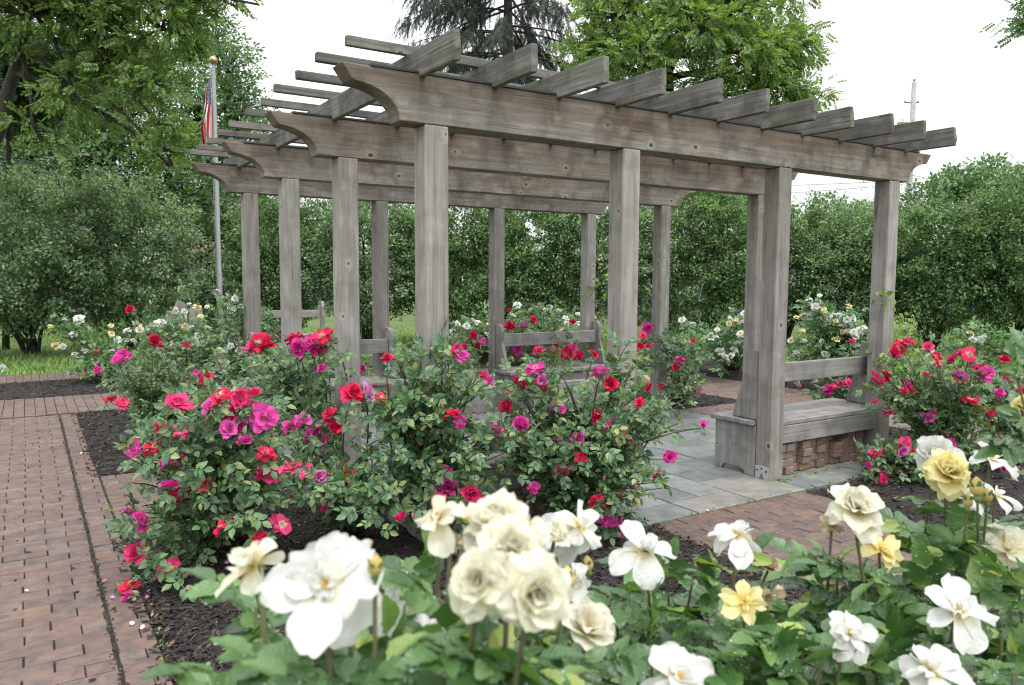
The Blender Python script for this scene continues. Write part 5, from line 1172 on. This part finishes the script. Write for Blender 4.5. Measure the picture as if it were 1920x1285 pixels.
close_bush('tall rose bush with the largest white open blooms and a yellow bud', (-1.62, -3.10),
  [(612, 1095, 215, .58, 'white', 'open', (.15, .5, .85)), (478, 1062, 140, .66, 'cream', 'open', (-.6, .8, .35)), (555, 1075, 120, .64, 'white', 'ragged', (-.5, .6, .6)), (660, 1040, 90, .62, 'white', 'ragged', (.5, .8, .4)), (725, 1142, 95, .72, 'white', 'ragged', (.1, .5, .9)), (808, 1186, 105, .70, 'white', 'ragged', (.2, .8, .5))],
  [(480, 1140, .75), (440, 1235, .7), (540, 1200, .8), (640, 1230, .72), (560, 1275, .6), (720, 1240, .66), (480, 1300, .65), (640, 1300, .55), (830, 1130, 1.0)] + rtips(6, 430, 800, 1220, 1330, .75, 1.05, 201), 11, 8, .088,
  [(704, 1062, 42, .58, 'yellow')])
close_bush('tall rose bush with stacked cream double blooms fading to white', (-1.45, -2.95),
  [(900, 1090, 130, .57, 'cream', 'double', (-.3, .3, .9)), (1000, 1110, 150, .56, 'cream', 'double', (.3, .2, .95)), (955, 1045, 140, .60, 'cream', 'cup', (.1, .7, .8)), (930, 985, 125, .64, 'cream', 'double', (-.1, .9, .5)), (985, 1000, 110, .66, 'cream', 'open', (.4, .8, .5)), (880, 975, 90, .74, 'cream', 'ragged', (-.1, .9, .4)), (822, 972, 115, .80, 'cream', 'open', (-.6, .7, .5)), (845, 1020, 80, .84, 'withered', 'ragged', (0, -.7, .7)), (1085, 990, 125, .95, 'white', 'droop', (.5, .6, .6)), (1100, 1180, 120, .78, 'cream', 'cup', (.2, .7, .6)), (1085, 1088, 75, .92, 'white', 'open', (.2, .2, .9)), (1040, 1010, 70, .9, 'cream', 'cup', (.1, .8, .5))],
  [(780, 1060, .95), (820, 1090, .9), (1000, 1200, .7), (900, 1230, .65), (880, 1180, .75), (1050, 1260, .8), (960, 1290, .6), (820, 1250, .7), (1120, 1230, .9)] + rtips(5, 780, 1180, 1230, 1330, .7, 1.1, 202), 12, 8, .088,
  [(1066, 1085, 40, .85, 'yellow'), (1102, 1058, 30, .95, 'yellow')])
close_bush('tall rose bush with flat white blooms over the dark mulch edge', (-0.95, -2.85),
  [(1210, 1033, 125, 1.05, 'white', 'open', (.1, .95, .55)), (1385, 1003, 112, 1.1, 'white', 'droop', (0, .95, .35)), (1395, 1128, 75, 1.0, 'yellow', 'open', (-.2, .3, .9)), (1440, 1118, 62, 1.02, 'withered', 'ragged', (.1, -.4, .9)), (1442, 1066, 42, 1.2, 'withered', 'cup', (0, .8, .5)), (1275, 1275, 140, .75, 'white', 'open', (.1, .8, .6)), (1590, 1186, 100, .95, 'white', 'open', (.2, .5, .9))],
  [(1150, 1110, 1.15), (1230, 1140, 1.1), (1300, 1080, 1.2), (1380, 1070, 1.2), (1250, 1090, 1.2), (1340, 1150, 1.15), (1440, 1190, 1.1), (1220, 1210, 1.0), (1400, 1240, 1.0), (1320, 1230, .95), (1500, 1150, 1.2), (1470, 1250, 1.0)] + rtips(7, 1140, 1560, 1150, 1320, .95, 1.35, 203), 13, 9, .108)
close_bush('tall rose bush with a round cream bloom standing over the brick path', (-0.62, -2.95),
  [(1602, 958, 112, 1.15, 'cream', 'double', (.05, .75, .6)), (1560, 985, 44, 1.17, 'withered', 'ragged', (-.3, -.2, .9)), (1652, 1033, 92, 1.2, 'yellow', 'open', (.3, .7, .6))],
  [(1570, 1060, 1.2), (1620, 1080, 1.15), (1680, 1090, 1.2), (1520, 1090, 1.25), (1600, 1120, 1.2), (1690, 1150, 1.15), (1640, 1200, 1.1), (1560, 1230, 1.05), (1720, 1220, 1.1), (1650, 1265, 1.0)] + rtips(4, 1500, 1760, 1180, 1320, 1.0, 1.3, 204), 14, 9, .108)
close_bush('tall rose bush with yellow and white blooms near the dark pink bush', (-0.25, -3.0),
  [(1776, 888, 96, 1.25, 'yellow', 'double', (.05, .55, .8)), (1752, 862, 90, 1.3, 'white', 'cup', (-.3, .7, .6)), (1858, 862, 86, 1.4, 'white', 'ragged', (.2, .8, .4)), (1800, 930, 100, 1.35, 'white', 'open', (.2, .8, .5)), (1868, 930, 70, 1.35, 'white', 'ragged', (.3, .8, .4)), (1795, 1148, 130, .95, 'white', 'open', (.1, .8, .6)), (1742, 1256, 120, .88, 'white', 'open', (.2, .9, .4)), (1888, 1030, 85, 1.25, 'cream', 'open', (-.1, .6, .7)), (1862, 1095, 70, 1.25, 'yellow', 'cup', (0, .3, .9))],
  [(1700, 985, 1.42), (1760, 1010, 1.42), (1840, 1000, 1.45), (1900, 990, 1.45), (1780, 1060, 1.25), (1850, 1060, 1.2), (1910, 1100, 1.1), (1720, 1040, 1.25), (1820, 1200, 1.0), (1880, 1180, 1.05), (1900, 1260, .9), (1830, 1270, .9), (1760, 1120, 1.15)] + rtips(9, 1700, 1960, 1080, 1320, 1.0, 1.4, 205), 15, 9, .108,
  [(1832, 915, 36, 1.2, 'yellow'), (1850, 930, 28, 1.22, 'yellow'), (1815, 940, 26, 1.22, 'yellow')])
close_bush('tall rose shoot with pale young leaves and a yellow bud at the picture edge', (0.0, -3.35),
  [(1915, 762, 42, 1.15, 'yellow', 'cup', (-.2, .5, .8))], [(1908, 712, 1.1), (1915, 800, 1.15), (1935, 690, 1.1)], 16, 2, .085)

# ================================================================== FALLEN PETALS, SMALL LITTER
def petal_on(u, v, kind, s, k):
    s = 0.022
    g = G(u, v, 0.012); rg = np.random.default_rng(900 + k)
    z0 = 0.05 if -1.3 < g[0] < 1.3 and -1.55 < g[1] < 1.2 else 0.012
    g = G(u, v, z0); V, F, a = petal(s, s * .5, R(10), R(35), .3, .06, 4, rg); q = MB(); q.add(V, F, 0, np.full(len(V), .8)); me = q.mesh('fallen_petal', M_PET[kind], True)
    o = link('fallen_petal', me); o.location = g; o.rotation_euler = (rg.uniform(-.3, .3), rg.uniform(-.3, .3), rg.uniform(0, 6.28)); lab = {'pale': 'faded purple petal fallen on the dark mulch or bricks', 'white': 'curled white petal fallen on the ground beside the brick path'}[kind]
    tag(o, lab, 'petal', 'fallen purple petals' if kind == 'pale' else 'fallen white petals')
for k, (u, v, kd) in enumerate([(195, 1091, 'pale'), (222, 1088, 'pale'), (385, 1062, 'pale'), (395, 1061, 'pale'), (425, 1058, 'pale'), (398, 1049, 'pale'), (383, 1109, 'pale'), (278, 1122, 'pale'), (265, 1075, 'pale'), (312, 1107, 'pale'), (350, 1080, 'pale'), (1120, 1135, 'pale'), (1130, 1125, 'pale'), (1160, 1127, 'pale'), (1108, 1143, 'pale'), (1330, 1080, 'pale'), (1345, 1073, 'pale'), (1318, 1062, 'pale'), (215, 1120, 'pale'), (730, 1092, 'pale'), (845, 1205, 'pale'), (1010, 1060, 'pale'),
                                  (54, 1108, 'white'), (247, 1172, 'white'), (277, 1110, 'white'), (1328, 958, 'white'), (265, 1180, 'white'), (152, 851, 'white')]):
    petal_on(u, v, kd, 0.035, k)

def litter():
    rg = np.random.default_rng(77); n = 900
    x = np.where(rg.random(n) < .55, -1.557 + rg.normal(0, .010, n), rg.uniform(-3.0, -1.42, n)); y = rg.uniform(-1.0, 5.8, n)
    a = rg.uniform(0, 6.28, n); q = MB()
    q.scatter(np.array([(-.3, -.5, 0), (.3, -.4, 0), (.22, .5, .05), (-.25, .45, 0), (0, 0, .18)]), np.array([(0, 1, 4), (1, 2, 4), (2, 3, 4), (3, 0, 4)]), np.stack([x, y, np.full(n, .008)], -1), np.stack([np.cos(a), np.sin(a), rg.normal(0, .1, n)], -1), np.tile([0, 0, 1.0], (n, 1)), np.where(np.abs(x + 1.557) < .03, rg.uniform(.008, .02, n), rg.uniform(.008, .026, n) * (rg.random(n) < .4) + .003))
    struct(q.obj('leaf_litter', M_CHIP), 'stuff')
    n = 900; k = rg.integers(5, size=n)
    px = np.choose(k, [rg.uniform(2.8, 4.2, n), rg.uniform(2.84, 2.96, n), rg.uniform(1.4, 4.2, n), rg.uniform(-1.42, -1.36, n), rg.uniform(3.0, 4.3, n)]); py = np.choose(k, [rg.normal(-.01, .02, n), rg.normal(-.02, .04, n), rg.normal(-.285, .012, n), rg.uniform(-1, 2, n), rg.normal(.13, .03, n)])
    a = rg.uniform(0, 6.28, n); q = MB(); q.scatter(LEAF0[0] * np.array([1.2, 1, 1]), LEAF0[1], np.stack([px, py, np.full(n, .008)], -1), np.stack([np.cos(a), np.sin(a), rg.uniform(.2, 1.2, n)], -1), np.stack([rg.normal(0, .5, n), rg.normal(0, .5, n), np.ones(n)], -1), rg.uniform(.006, .022, n))
    struct(q.obj('weeds', M_VINE), 'stuff')
litter()
